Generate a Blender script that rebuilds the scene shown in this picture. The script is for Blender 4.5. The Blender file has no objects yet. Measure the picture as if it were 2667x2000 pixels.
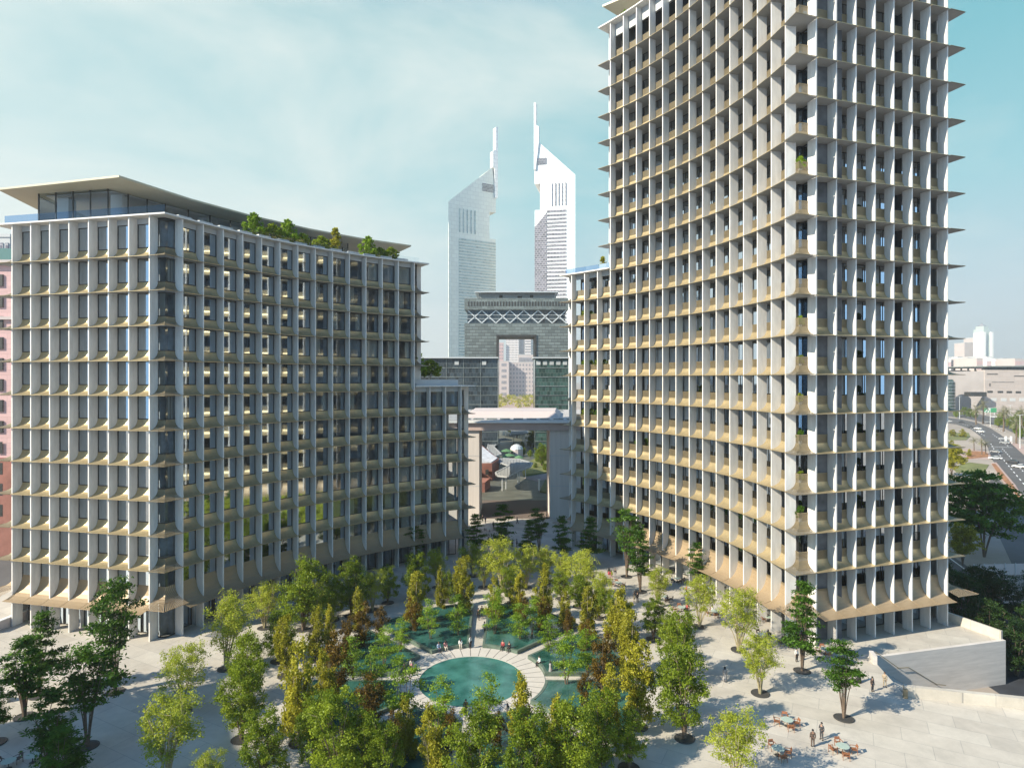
import bpy, bmesh, math, random
import numpy as np
from mathutils import Vector, Matrix, noise
random.seed(7); rng = np.random.default_rng(7)
S = bpy.context.scene
COL = S.collection
PI = math.pi
R = math.radians
F, EYE, PX, PY = 1630.0, 37.0, 1333.5, 985.0     # focal length and horizon of the photograph, in its pixels

def G(px, py, z=0.0):
    """point of the horizontal plane at height z seen at a photo pixel"""
    Y = (EYE - z) * F / (py - PY)
    return ((px - PX) / F * Y, Y, z)

def A(px, py, Y):
    """point at depth Y seen at a photo pixel"""
    return ((px - PX) / F * Y, Y, EYE + (PY - py) / F * Y)

# ------------------------------------------------------------------ materials
def nodes_of(m):
    m.use_nodes = True
    nt = m.node_tree
    return nt, nt.nodes, nt.links

def mat(name, col, rough=0.6, metal=0.0, var=0.0, scale=1.0, bump=0.0, bscale=None, spec=0.5, detail=4.0, stretch=None, vary=0.0):
    m = bpy.data.materials.new(name)
    nt, N, L = nodes_of(m)
    b = N['Principled BSDF']
    b.inputs['Base Color'].default_value = (*col, 1)
    b.inputs['Roughness'].default_value = rough
    b.inputs['Metallic'].default_value = metal
    b.inputs['Specular IOR Level'].default_value = spec
    if var or bump:
        tc = N.new('ShaderNodeTexCoord')
        mp = N.new('ShaderNodeMapping')
        if stretch: mp.inputs['Scale'].default_value = stretch
        L.new(tc.outputs['Object'], mp.inputs['Vector'])
    if var:
        n = N.new('ShaderNodeTexNoise'); n.inputs['Scale'].default_value = scale; n.inputs['Detail'].default_value = detail
        n.inputs['Roughness'].default_value = 0.65
        L.new(mp.outputs[0], n.inputs['Vector'])
        cr = N.new('ShaderNodeValToRGB')
        cr.color_ramp.elements[0].position = 0.3; cr.color_ramp.elements[1].position = 0.7
        cr.color_ramp.elements[0].color = (*[c * (1 - var) for c in col], 1)
        cr.color_ramp.elements[1].color = (*[min(1, c * (1 + var)) for c in col], 1)
        L.new(n.outputs['Fac'], cr.inputs[0]); L.new(cr.outputs[0], b.inputs['Base Color'])
    if bump:
        n2 = N.new('ShaderNodeTexNoise'); n2.inputs['Scale'].default_value = bscale or scale * 4; n2.inputs['Detail'].default_value = 6
        L.new(mp.outputs[0], n2.inputs['Vector'])
        bp = N.new('ShaderNodeBump'); bp.inputs['Strength'].default_value = bump; bp.inputs['Distance'].default_value = 0.05
        L.new(n2.outputs['Fac'], bp.inputs['Height']); L.new(bp.outputs[0], b.inputs['Normal'])
    if vary:
        src = b.inputs['Base Color'].links[0].from_socket if b.inputs['Base Color'].links else None
        oi = N.new('ShaderNodeObjectInfo'); mr = N.new('ShaderNodeMapRange'); mr.inputs['To Min'].default_value = 1 - vary; mr.inputs['To Max'].default_value = 1 + vary
        L.new(oi.outputs['Random'], mr.inputs[0])
        mx = N.new('ShaderNodeMix'); mx.data_type = 'RGBA'; mx.blend_type = 'MULTIPLY'; mx.inputs[0].default_value = 1; mx.inputs[6].default_value = (*col, 1)
        if src: L.new(src, mx.inputs[6])
        L.new(mr.outputs[0], mx.inputs[7]); L.new(mx.outputs[2], b.inputs['Base Color'])
    return m

def panel_mat(name, col, w, h, joint, rough=0.5, var=0.06, coord='Object', mort=0.02):
    m = mat(name, col, rough); nt, N, L = nodes_of(m); b = N['Principled BSDF']
    tc = N.new('ShaderNodeTexCoord'); mp = N.new('ShaderNodeMapping'); mp.inputs['Rotation'].default_value = (R(90), 0, 0)
    L.new(tc.outputs[coord], mp.inputs[0])
    br = N.new('ShaderNodeTexBrick'); br.inputs['Scale'].default_value = 1; br.inputs['Brick Width'].default_value = w; br.inputs['Row Height'].default_value = h; br.inputs['Mortar Size'].default_value = mort
    br.inputs['Color1'].default_value = (*[c * (1 - var) for c in col], 1); br.inputs['Color2'].default_value = (*[min(1, c * (1 + var)) for c in col], 1); br.inputs['Mortar'].default_value = (*joint, 1)
    L.new(mp.outputs[0], br.inputs['Vector']); L.new(br.outputs['Color'], b.inputs['Base Color'])
    return m

def glass_mat(name, tint=(0.75, 0.82, 0.85), ior=1.9, gloss=(0.85, 0.92, 0.97), rough=0.015):
    m = bpy.data.materials.new(name)
    nt, N, L = nodes_of(m)
    N.remove(N['Principled BSDF'])
    out = N['Material Output']
    fr = N.new('ShaderNodeFresnel'); fr.inputs['IOR'].default_value = ior
    tr = N.new('ShaderNodeBsdfTransparent'); tr.inputs[0].default_value = (*tint, 1)
    gl = N.new('ShaderNodeBsdfGlossy'); gl.inputs['Color'].default_value = (*gloss, 1); gl.inputs['Roughness'].default_value = rough
    tc = N.new('ShaderNodeTexCoord'); nz = N.new('ShaderNodeTexNoise'); nz.inputs['Scale'].default_value = 0.35; nz.inputs['Detail'].default_value = 2; bp = N.new('ShaderNodeBump'); bp.inputs['Strength'].default_value = 0.06; bp.inputs['Distance'].default_value = 0.04
    L.new(tc.outputs['Object'], nz.inputs['Vector']); L.new(nz.outputs['Fac'], bp.inputs['Height']); L.new(bp.outputs[0], gl.inputs['Normal'])
    mx = N.new('ShaderNodeMixShader')
    L.new(fr.outputs[0], mx.inputs[0]); L.new(tr.outputs[0], mx.inputs[1]); L.new(gl.outputs[0], mx.inputs[2])
    L.new(mx.outputs[0], out.inputs['Surface'])
    return m

def stripe_mat(name, c1, c2, freq, axis='X', rough=0.5, metal=0.0, coord='Object'):
    m = bpy.data.materials.new(name)
    nt, N, L = nodes_of(m)
    b = N['Principled BSDF']; b.inputs['Roughness'].default_value = rough; b.inputs['Metallic'].default_value = metal
    tc = N.new('ShaderNodeTexCoord'); w = N.new('ShaderNodeTexWave'); w.wave_type = 'BANDS'; w.bands_direction = axis
    w.inputs['Scale'].default_value = freq
    L.new(tc.outputs[coord], w.inputs['Vector'])
    cr = N.new('ShaderNodeValToRGB'); cr.color_ramp.elements[0].color = (*c1, 1); cr.color_ramp.elements[1].color = (*c2, 1)
    cr.color_ramp.elements[0].position = 0.35; cr.color_ramp.elements[1].position = 0.6
    L.new(w.outputs['Fac'], cr.inputs[0]); L.new(cr.outputs[0], b.inputs['Base Color'])
    return m

def leaf_mat(name, c_dark, c_light, trans=0.35):
    m = bpy.data.materials.new(name)
    nt, N, L = nodes_of(m)
    N.remove(N['Principled BSDF'])
    out = N['Material Output']
    at = N.new('ShaderNodeAttribute'); at.attribute_name = 'tint'
    oi = N.new('ShaderNodeObjectInfo')
    ad = N.new('ShaderNodeMath'); ad.operation = 'MULTIPLY_ADD'; ad.inputs[1].default_value = 0.30; 
    L.new(oi.outputs['Random'], ad.inputs[0]); L.new(at.outputs['Fac'], ad.inputs[2])
    sb = N.new('ShaderNodeMath'); sb.operation = 'SUBTRACT'; sb.inputs[1].default_value = 0.15; sb.use_clamp = True
    L.new(ad.outputs[0], sb.inputs[0])
    cr = N.new('ShaderNodeValToRGB')
    cr.color_ramp.elements[0].color = (*c_dark, 1); cr.color_ramp.elements[1].color = (*c_light, 1)
    L.new(sb.outputs[0], cr.inputs[0])
    d = N.new('ShaderNodeBsdfDiffuse'); t = N.new('ShaderNodeBsdfTranslucent'); g = N.new('ShaderNodeBsdfGlossy')
    g.inputs['Roughness'].default_value = 0.45; g.inputs['Color'].default_value = (0.9, 0.95, 0.8, 1)
    L.new(cr.outputs[0], d.inputs[0]); L.new(cr.outputs[0], t.inputs[0])
    mx = N.new('ShaderNodeMixShader'); mx.inputs[0].default_value = trans
    L.new(d.outputs[0], mx.inputs[1]); L.new(t.outputs[0], mx.inputs[2])
    m2 = N.new('ShaderNodeMixShader'); m2.inputs[0].default_value = 0.015
    L.new(mx.outputs[0], m2.inputs[1]); L.new(g.outputs[0], m2.inputs[2])
    L.new(m2.outputs[0], out.inputs['Surface'])
    return m

M = {}
M['stone'] = mat('white_facade_stone', (0.70, 0.68, 0.65), 0.75, var=0.13, scale=0.9, bump=0.15, bscale=6, stretch=(1.6, 1.6, 0.35), detail=7, vary=0.05)
M['slab'] = mat('pale_slab', (0.33, 0.335, 0.34), 0.8, var=0.06, scale=0.8)
M['band'] = mat('grey_band', (0.50, 0.51, 0.51), 0.8)
M['gold'] = mat('champagne_metal', (0.50, 0.40, 0.23), 0.38, metal=0.6, var=0.14, scale=1.2, vary=0.08)
M['gold_l'] = mat('champagne_metal_matt', (0.29, 0.235, 0.145), 0.42, metal=0.45, var=0.12, scale=1.2, vary=0.08)
M['awn'] = stripe_mat('perforated_bronze', (0.25, 0.175, 0.105), (0.44, 0.335, 0.205), 2.2, 'X', 0.5, 0.25)
M['frame'] = mat('dark_bronze_frame', (0.035, 0.033, 0.030), 0.5)
M['glass'] = glass_mat('window_glass', (0.74, 0.80, 0.84), 1.85, (0.46, 0.53, 0.60), 0.03)
M['glass_t'] = glass_mat('balcony_door_glass', (0.45, 0.50, 0.55), 1.7, (0.60, 0.67, 0.74), 0.03)
M['rail_glass'] = glass_mat('balustrade_glass', (0.90, 0.94, 0.96), 1.42)
M['curtain'] = stripe_mat('curtain_fabric', (0.30, 0.275, 0.235), (0.62, 0.58, 0.51), 1.6, 'X', 0.9)
M['curtain_w'] = stripe_mat('white_sheer', (0.42, 0.43, 0.43), (0.64, 0.64, 0.63), 1.9, 'X', 0.9)
M['blind'] = mat('grey_blind', (0.30, 0.31, 0.32), 0.9)
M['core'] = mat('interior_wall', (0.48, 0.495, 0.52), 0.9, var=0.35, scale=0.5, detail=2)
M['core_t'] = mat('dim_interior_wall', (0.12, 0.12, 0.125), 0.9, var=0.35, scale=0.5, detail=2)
M['canopy'] = mat('canopy_metal', (0.45, 0.42, 0.31), 0.5, metal=0.1, var=0.04, scale=0.3)
M['pav_white'] = mat('pavilion_plaster', (0.70, 0.70, 0.68), 0.8)
M['bal_glass'] = glass_mat('blue_balustrade_glass', (0.42, 0.58, 0.82), 1.5)
M['roof'] = mat('roof_gravel', (0.45, 0.44, 0.42), 0.9, var=0.15, scale=2)
M['pool_wall'] = mat('dark_green_stone', (0.10, 0.14, 0.11), 0.35, var=0.3, scale=1.5)
M['bark'] = mat('bark', (0.14, 0.10, 0.07), 0.9, var=0.3, scale=6)
M['bark_l'] = mat('pale_bark', (0.34, 0.29, 0.17), 0.9, var=0.3, scale=6)
M['ring'] = mat('dark_grate', (0.05, 0.048, 0.045), 0.6)
M['timber'] = mat('chair_timber', (0.25, 0.10, 0.045), 0.5, var=0.25, scale=8)
M['timber_d'] = mat('dark_chair_timber', (0.05, 0.035, 0.03), 0.5, var=0.25, scale=8)
M['table'] = mat('green_table_top', (0.36, 0.44, 0.38), 0.35, var=0.08, scale=3)
M['asphalt'] = mat('asphalt', (0.10, 0.094, 0.09), 0.85, var=0.22, scale=0.05, bump=0.1, bscale=3)
M['white'] = mat('white_paint', (0.78, 0.78, 0.76), 0.6)
M['soil'] = mat('orange_flower_bed', (0.30, 0.14, 0.06), 0.95, var=0.5, scale=0.6)
M['sand'] = mat('sandy_ground', (0.34, 0.29, 0.24), 0.95, var=0.25, scale=0.02, detail=8)
M['lawn'] = mat('dry_lawn', (0.15, 0.16, 0.05), 0.95, var=0.45, scale=0.25, detail=8)
M['pink_pave'] = mat('pink_pavers', (0.40, 0.29, 0.25), 0.9, var=0.15, scale=0.5)

# ------------------------------------------------------------------ mesh builder
class MB:
    def __init__(s): s.v = []; s.f = []; s.m = []
    def add(s, vs, fs, mi=0):
        o = len(s.v); s.v += [tuple(v) for v in vs]
        for f in fs: s.f.append(tuple(i + o for i in f)); s.m.append(mi)
    def quad(s, a, b, c, d, mi=0): s.add([a, b, c, d], [(0, 1, 2, 3)], mi)
    def box(s, x0, x1, y0, y1, z0, z1, mi=0):
        s.add([(x0, y0, z0), (x1, y0, z0), (x1, y1, z0), (x0, y1, z0), (x0, y0, z1), (x1, y0, z1), (x1, y1, z1), (x0, y1, z1)],
              [(0, 3, 2, 1), (4, 5, 6, 7), (0, 1, 5, 4), (1, 2, 6, 5), (2, 3, 7, 6), (3, 0, 4, 7)], mi)
    def obox(s, c, t, n, a, b, z0, z1, mi=0):
        """box along unit t (half a) and n (half b) about plan point c"""
        P = []
        for z in (z0, z1):
            for (i, j) in ((-a, -b), (a, -b), (a, b), (-a, b)):
                P.append((c[0] + t[0] * i + n[0] * j, c[1] + t[1] * i + n[1] * j, z))
        s.add(P, [(0, 3, 2, 1), (4, 5, 6, 7), (0, 1, 5, 4), (1, 2, 6, 5), (2, 3, 7, 6), (3, 0, 4, 7)], mi)
    def bar(s, p, q, w, h=None, mi=0):
        """square bar between 3-D points"""
        p = Vector(p); q = Vector(q); d = (q - p).normalized(); h = h or w
        up = Vector((0, 0, 1)) if abs(d.z) < 0.95 else Vector((0, 1, 0))
        a = d.cross(up).normalized() * (w / 2); b = a.cross(d).normalized() * (h / 2)
        P = [p - a - b, p + a - b, p + a + b, p - a + b, q - a - b, q + a - b, q + a + b, q - a + b]
        s.add([tuple(x) for x in P], [(0, 1, 2, 3), (7, 6, 5, 4), (0, 4, 5, 1), (1, 5, 6, 2), (2, 6, 7, 3), (3, 7, 4, 0)], mi)
    def tube(s, pts, rad, n=6, mi=0, cap=True):
        o = len(s.v); prev = None
        for i, p in enumerate(pts):
            p = Vector(p)
            d = (Vector(pts[min(i + 1, len(pts) - 1)]) - Vector(pts[max(i - 1, 0)])).normalized()
            up = Vector((0, 0, 1)) if abs(d.z) < 0.9 else Vector((1, 0, 0))
            a = d.cross(up).normalized(); b = d.cross(a)
            r = rad[i] if isinstance(rad, (list, tuple)) else rad
            for k in range(n):
                t = 2 * PI * k / n
                s.v.append(tuple(p + a * (r * math.cos(t)) + b * (r * math.sin(t))))
        for i in range(len(pts) - 1):
            for k in range(n):
                k2 = (k + 1) % n
                s.f.append((o + i * n + k, o + i * n + k2, o + (i + 1) * n + k2, o + (i + 1) * n + k)); s.m.append(mi)
        if cap:
            s.f.append(tuple(o + k for k in range(n))); s.m.append(mi)
            s.f.append(tuple(o + (len(pts) - 1) * n + k for k in reversed(range(n)))); s.m.append(mi)
    def prism(s, poly, z0, z1, mi=0, top=None, bottom=None):
        n = len(poly)
        P = [(p[0], p[1], z0) for p in poly] + [(p[0], p[1], z1) for p in poly]
        area = sum(poly[i][0] * poly[(i + 1) % n][1] - poly[(i + 1) % n][0] * poly[i][1] for i in range(n))
        o = len(s.v); s.v += P
        idx = list(range(n)) if area > 0 else list(reversed(range(n)))
        for q in range(n):
            a = idx[q]; b = idx[(q + 1) % n]
            s.f.append((o + a, o + b, o + n + b, o + n + a)); s.m.append(mi)
        s.f.append(tuple(o + n + i for i in idx)); s.m.append(mi if top is None else top)
        s.f.append(tuple(o + i for i in reversed(idx))); s.m.append(mi if bottom is None else bottom)
    def lathe(s, prof, c=(0, 0, 0), n=16, mi=0):
        o = len(s.v)
        for r, z in prof:
            for k in range(n):
                t = 2 * PI * k / n
                s.v.append((c[0] + r * math.cos(t), c[1] + r * math.sin(t), c[2] + z))
        for i in range(len(prof) - 1):
            for k in range(n):
                k2 = (k + 1) % n
                s.f.append((o + i * n + k, o + i * n + k2, o + (i + 1) * n + k2, o + (i + 1) * n + k)); s.m.append(mi)
        s.f.append(tuple(o + (len(prof) - 1) * n + k for k in range(n))); s.m.append(mi)
        s.f.append(tuple(o + k for k in reversed(range(n)))); s.m.append(mi)
    def mesh(s, name, mats, smooth=False):
        me = bpy.data.meshes.new(name)
        me.from_pydata(s.v, [], s.f)
        for m in (mats if isinstance(mats, (list, tuple)) else [mats]): me.materials.append(m)
        if any(s.m): me.polygons.foreach_set('material_index', s.m)
        if smooth: me.polygons.foreach_set('use_smooth', [True] * len(s.f))
        me.update()
        return me
    def build(s, name, mats, parent=None, smooth=False, loc=None):
        return link(name, s.mesh(name, mats, smooth), parent, loc)

def link(name, me, parent=None, loc=None, rz=None):
    o = bpy.data.objects.new(name, me); COL.objects.link(o)
    if parent: o.parent = parent
    if loc is not None: o.location = loc
    if rz is not None: o.rotation_euler = (0, 0, rz)
    return o

def tag(o, label=None, cat=None, group=None, kind=None):
    if label: o['label'] = label
    if cat: o['category'] = cat
    if group: o['group'] = group
    if kind: o['kind'] = kind
    return o

def thing(name, label, cat, loc=(0, 0, 0), rz=0, group=None):
    o = link(name, None, None, loc, rz)
    return tag(o, label, cat, group)

def struct(name, mb, mats, smooth=False):
    return tag(mb.build(name, mats, None, smooth), kind='structure')

CHILD = {}
def copy_tree(src, parent=None):
    c = src.copy(); COL.objects.link(c); c.parent = parent
    for ch in list(src.children): copy_tree(ch, c)
    return c

def joined(name, items, parent, mats):
    """many placements (mesh, loc, rz, scale) as one mesh"""
    V = []; FF = []; MI = []; off = 0
    cache = {}
    for me, loc, rz in items:
        if me.name not in cache:
            a = np.empty(len(me.vertices) * 3); me.vertices.foreach_get('co', a)
            cache[me.name] = (a.reshape(-1, 3), [tuple(p.vertices) for p in me.polygons], [p.material_index for p in me.polygons])
        v, f, mi = cache[me.name]
        c, s = math.cos(rz), math.sin(rz)
        w = np.column_stack((v[:, 0] * c - v[:, 1] * s + loc[0], v[:, 0] * s + v[:, 1] * c + loc[1], v[:, 2] + loc[2]))
        V.append(w); FF += [tuple(i + off for i in t) for t in f]; MI += mi; off += len(v)
    me = bpy.data.meshes.new(name)
    me.from_pydata(np.concatenate(V).tolist(), [], FF)
    for m in mats: me.materials.append(m)
    me.polygons.foreach_set('material_index', MI); me.update()
    return tag(link(name, me, parent), kind='stuff')
# ------------------------------------------------------------------ the two curved buildings
def arc(P0, th, k, s):
    if abs(k) < 1e-6: return (P0[0] + s * math.cos(th), P0[1] + s * math.sin(th))
    return (P0[0] + (math.sin(th + k * s) - math.sin(th)) / k, P0[1] - (math.cos(th + k * s) - math.cos(th)) / k)

def meet(p, a, q, b):
    d1 = (math.cos(a), math.sin(a)); d2 = (math.cos(b), math.sin(b))
    den = d1[0] * d2[1] - d1[1] * d2[0]
    t = ((q[0] - p[0]) * d2[1] - (q[1] - p[1]) * d2[0]) / den
    return (p[0] + t * d1[0], p[1] + t * d1[1])

def mitres(pts, side):
    out = []
    n = len(pts)
    def nrm(a, b):
        dx, dy = b[0] - a[0], b[1] - a[1]; l = math.hypot(dx, dy)
        return (-dy / l * side, dx / l * side)
    for i in range(n):
        n1 = nrm(pts[i - 1], pts[i]) if i > 0 else None
        n2 = nrm(pts[i], pts[i + 1]) if i < n - 1 else None
        if n1 is None: out.append(n2)
        elif n2 is None: out.append(n1)
        else:
            k = 1 + n1[0] * n2[0] + n1[1] * n2[1]
            out.append(((n1[0] + n2[0]) / k, (n1[1] + n2[1]) / k))
    return out

def moved(pts, mit, d):
    return [(p[0] + m[0] * d, p[1] + m[1] * d) for p, m in zip(pts, mit)]

def bez(p0, p1, p2, n):
    return [((1 - t) ** 2 * p0[0] + 2 * t * (1 - t) * p1[0] + t * t * p2[0],
             (1 - t) ** 2 * p0[1] + 2 * t * (1 - t) * p1[1] + t * t * p2[1]) for t in [i / n for i in range(n + 1)]]

def seen(loc, z, rz):
    """larger is more prominent from the plaza side"""
    x, y = loc[0], loc[1]
    if y < 5: return -1
    u = PX + F * x / y; v = PY - F * (z - EYE) / y
    if not (-40 < u < 2700 and -60 < v < 2040): return 0
    return 1000.0 / math.hypot(x, y)

def emit(root, name, items, mats, limit=100):
    """items: (mesh, (x, y, z), rz, label); the most prominent become parts, the rest one mesh"""
    items = sorted(items, key=lambda t: -seen(t[1], t[1][2], t[2]))
    objs = []
    for me, loc, rz, *lab in items[:limit]:
        o = link(name, me, root, loc, rz); objs.append(o)
    if len(items) > limit:
        joined(name, [(a, b, c) for a, b, c, *_ in items[limit:]], root, mats)
    return objs

def skirt_mesh(w, zt, tip=0.35, ztip=0.0, d0=-1.5, zsof=0.0, name='skirt', m='gold'):
    mb = MB()
    pr = bez((d0, zt), (d0 + 0.16, ztip + 0.13 * zt), (tip, ztip + 0.03), 7)
    loop = pr + [(tip, ztip - 0.03), (d0, zsof - 0.03)]
    hw = w / 2 - 0.05
    n = len(loop)
    P = [(-hw, d, z) for d, z in loop] + [(hw, d, z) for d, z in loop]
    fs = [(i, i + 1, n + i + 1, n + i) for i in range(n - 2)] + [tuple(range(n)), tuple(reversed(range(n, 2 * n)))]
    mb.add(P, fs)
    # the flat soffit under the flare is the pale slab finish
    mb.f.append((n - 2, n - 1, 2 * n - 1, 2 * n - 2)); mb.m.append(1)
    return mb.mesh(name, [M[m], M['slab']])

def railing_mesh(w, z0, z1, d=-1.5):
    mb = MB(); hw = w / 2 - 0.14
    nb = 21
    for i in range(nb):
        x = -hw + (i + 0.5) * 2 * hw / nb
        mb.box(x - 0.045, x + 0.045, d - 0.03, d + 0.03, z0, z1)
    mb.box(-hw, hw, d - 0.05, d + 0.05, z1, z1 + 0.06)
    return mb.mesh('railing', M['gold_l'])

def window_mesh(w, z0, z1, d, fr=0.11, mull=(0.62,), band=0.0, g='glass'):
    """glazing (0) and its dark frame (1) as separate meshes"""
    hw = w / 2
    a = MB(); a.quad((-hw + fr, d, z0 + fr), (hw - fr, d, z0 + fr), (hw - fr, d, z1 - fr), (-hw + fr, d, z1 - fr))
    f = MB()
    f.box(-hw, -hw + fr, d - 0.06, d + 0.05, z0, z1); f.box(hw - fr, hw, d - 0.06, d + 0.05, z0, z1)
    f.box(-hw + fr, hw - fr, d - 0.06, d + 0.05, z0, z0 + fr); f.box(-hw + fr, hw - fr, d - 0.06, d + 0.05, z1 - fr, z1)
    for u in mull:
        x = -hw + u * 2 * hw
        f.box(x - 0.05, x + 0.05, d - 0.05, d + 0.045, z0 + fr, z1 - fr)
    return a.mesh('window', M[g]), f.mesh('frame', M['frame'])

def curtain_mesh(x0, x1, z0, z1, d):
    mb = MB(); n = max(6, int((x1 - x0) / 0.12))
    P = []
    for i in range(n + 1):
        x = x0 + (x1 - x0) * i / n; y = d + (0.05 if i % 2 else -0.05)
        P += [(x, y, z0), (x, y, z1)]
    mb.add(P, [(2 * i, 2 * i + 2, 2 * i + 3, 2 * i + 1) for i in range(n)])
    return mb.mesh('curtain', [M['curtain'], M['curtain_w'], M['blind']][rng.integers(3)])

def corner_balcony(f0, c, f1, side, zt, zr, tip, d0=-1.5, n=13, full=False, soffit=False):
    """slatted flare round a corner: f0, c, f1 are (fin, corner, fin) on the outer line"""
    pts = [f0, c, f1]; mit = mitres(pts, side)
    pr = bez((d0, zt), (d0 + 0.10, 0.16 * zt), (tip, 0.03), 8)
    if zr: pr = [(d0, zr), (d0, zt + 0.05)] + pr
    mb = MB()
    for a, b in ((0, 1), (2, 1)):
        A_ = [(pts[a][0] + mit[a][0] * d, pts[a][1] + mit[a][1] * d, z) for d, z in pr]
        B_ = [(pts[b][0] + mit[b][0] * d, pts[b][1] + mit[b][1] * d, z) for d, z in pr]
        def ev(u): return [tuple(p + (q - p) * u for p, q in zip(x, y)) for x, y in zip(A_, B_)]
        for j in range(n):
            u0 = 0.06 + 0.94 * j / n; u1 = u0 + 0.94 / n * 0.60
            L_, R_ = ev(u0), ev(u1)
            o = []
            for k in range(len(pr)): o += [L_[k], R_[k]]
            mb.add(o, [(2 * k, 2 * k + 1, 2 * k + 3, 2 * k + 2) for k in range(len(pr) - 1)])
        # solid upper half of the flare and the edge strip
        k0 = len(pr) - 9; L_, R_ = ev(0.05), ev(1.0); nk = 9 if full else 5
        q = [(p[0], p[1], p[2] - 0.05) for p in L_[k0:k0 + nk]]; r = [(p[0], p[1], p[2] - 0.05) for p in R_[k0:k0 + nk]]
        o = []
        for k in range(nk): o += [q[k], r[k]]
        mb.add(o, [(2 * k, 2 * k + 1, 2 * k + 3, 2 * k + 2) for k in range(nk - 1)])
        if soffit: mb.quad(L_[-1][:2] + (-0.06,), R_[-1][:2] + (-0.06,), R_[0][:2] + (-0.06,), L_[0][:2] + (-0.06,), 1)
        mb.bar(L_[-1], R_[-1], 0.07)
        if zr: mb.bar(L_[0], R_[0], 0.08)
    return mb.mesh('corner_balcony', [M['gold_l'], M['slab']])

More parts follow.
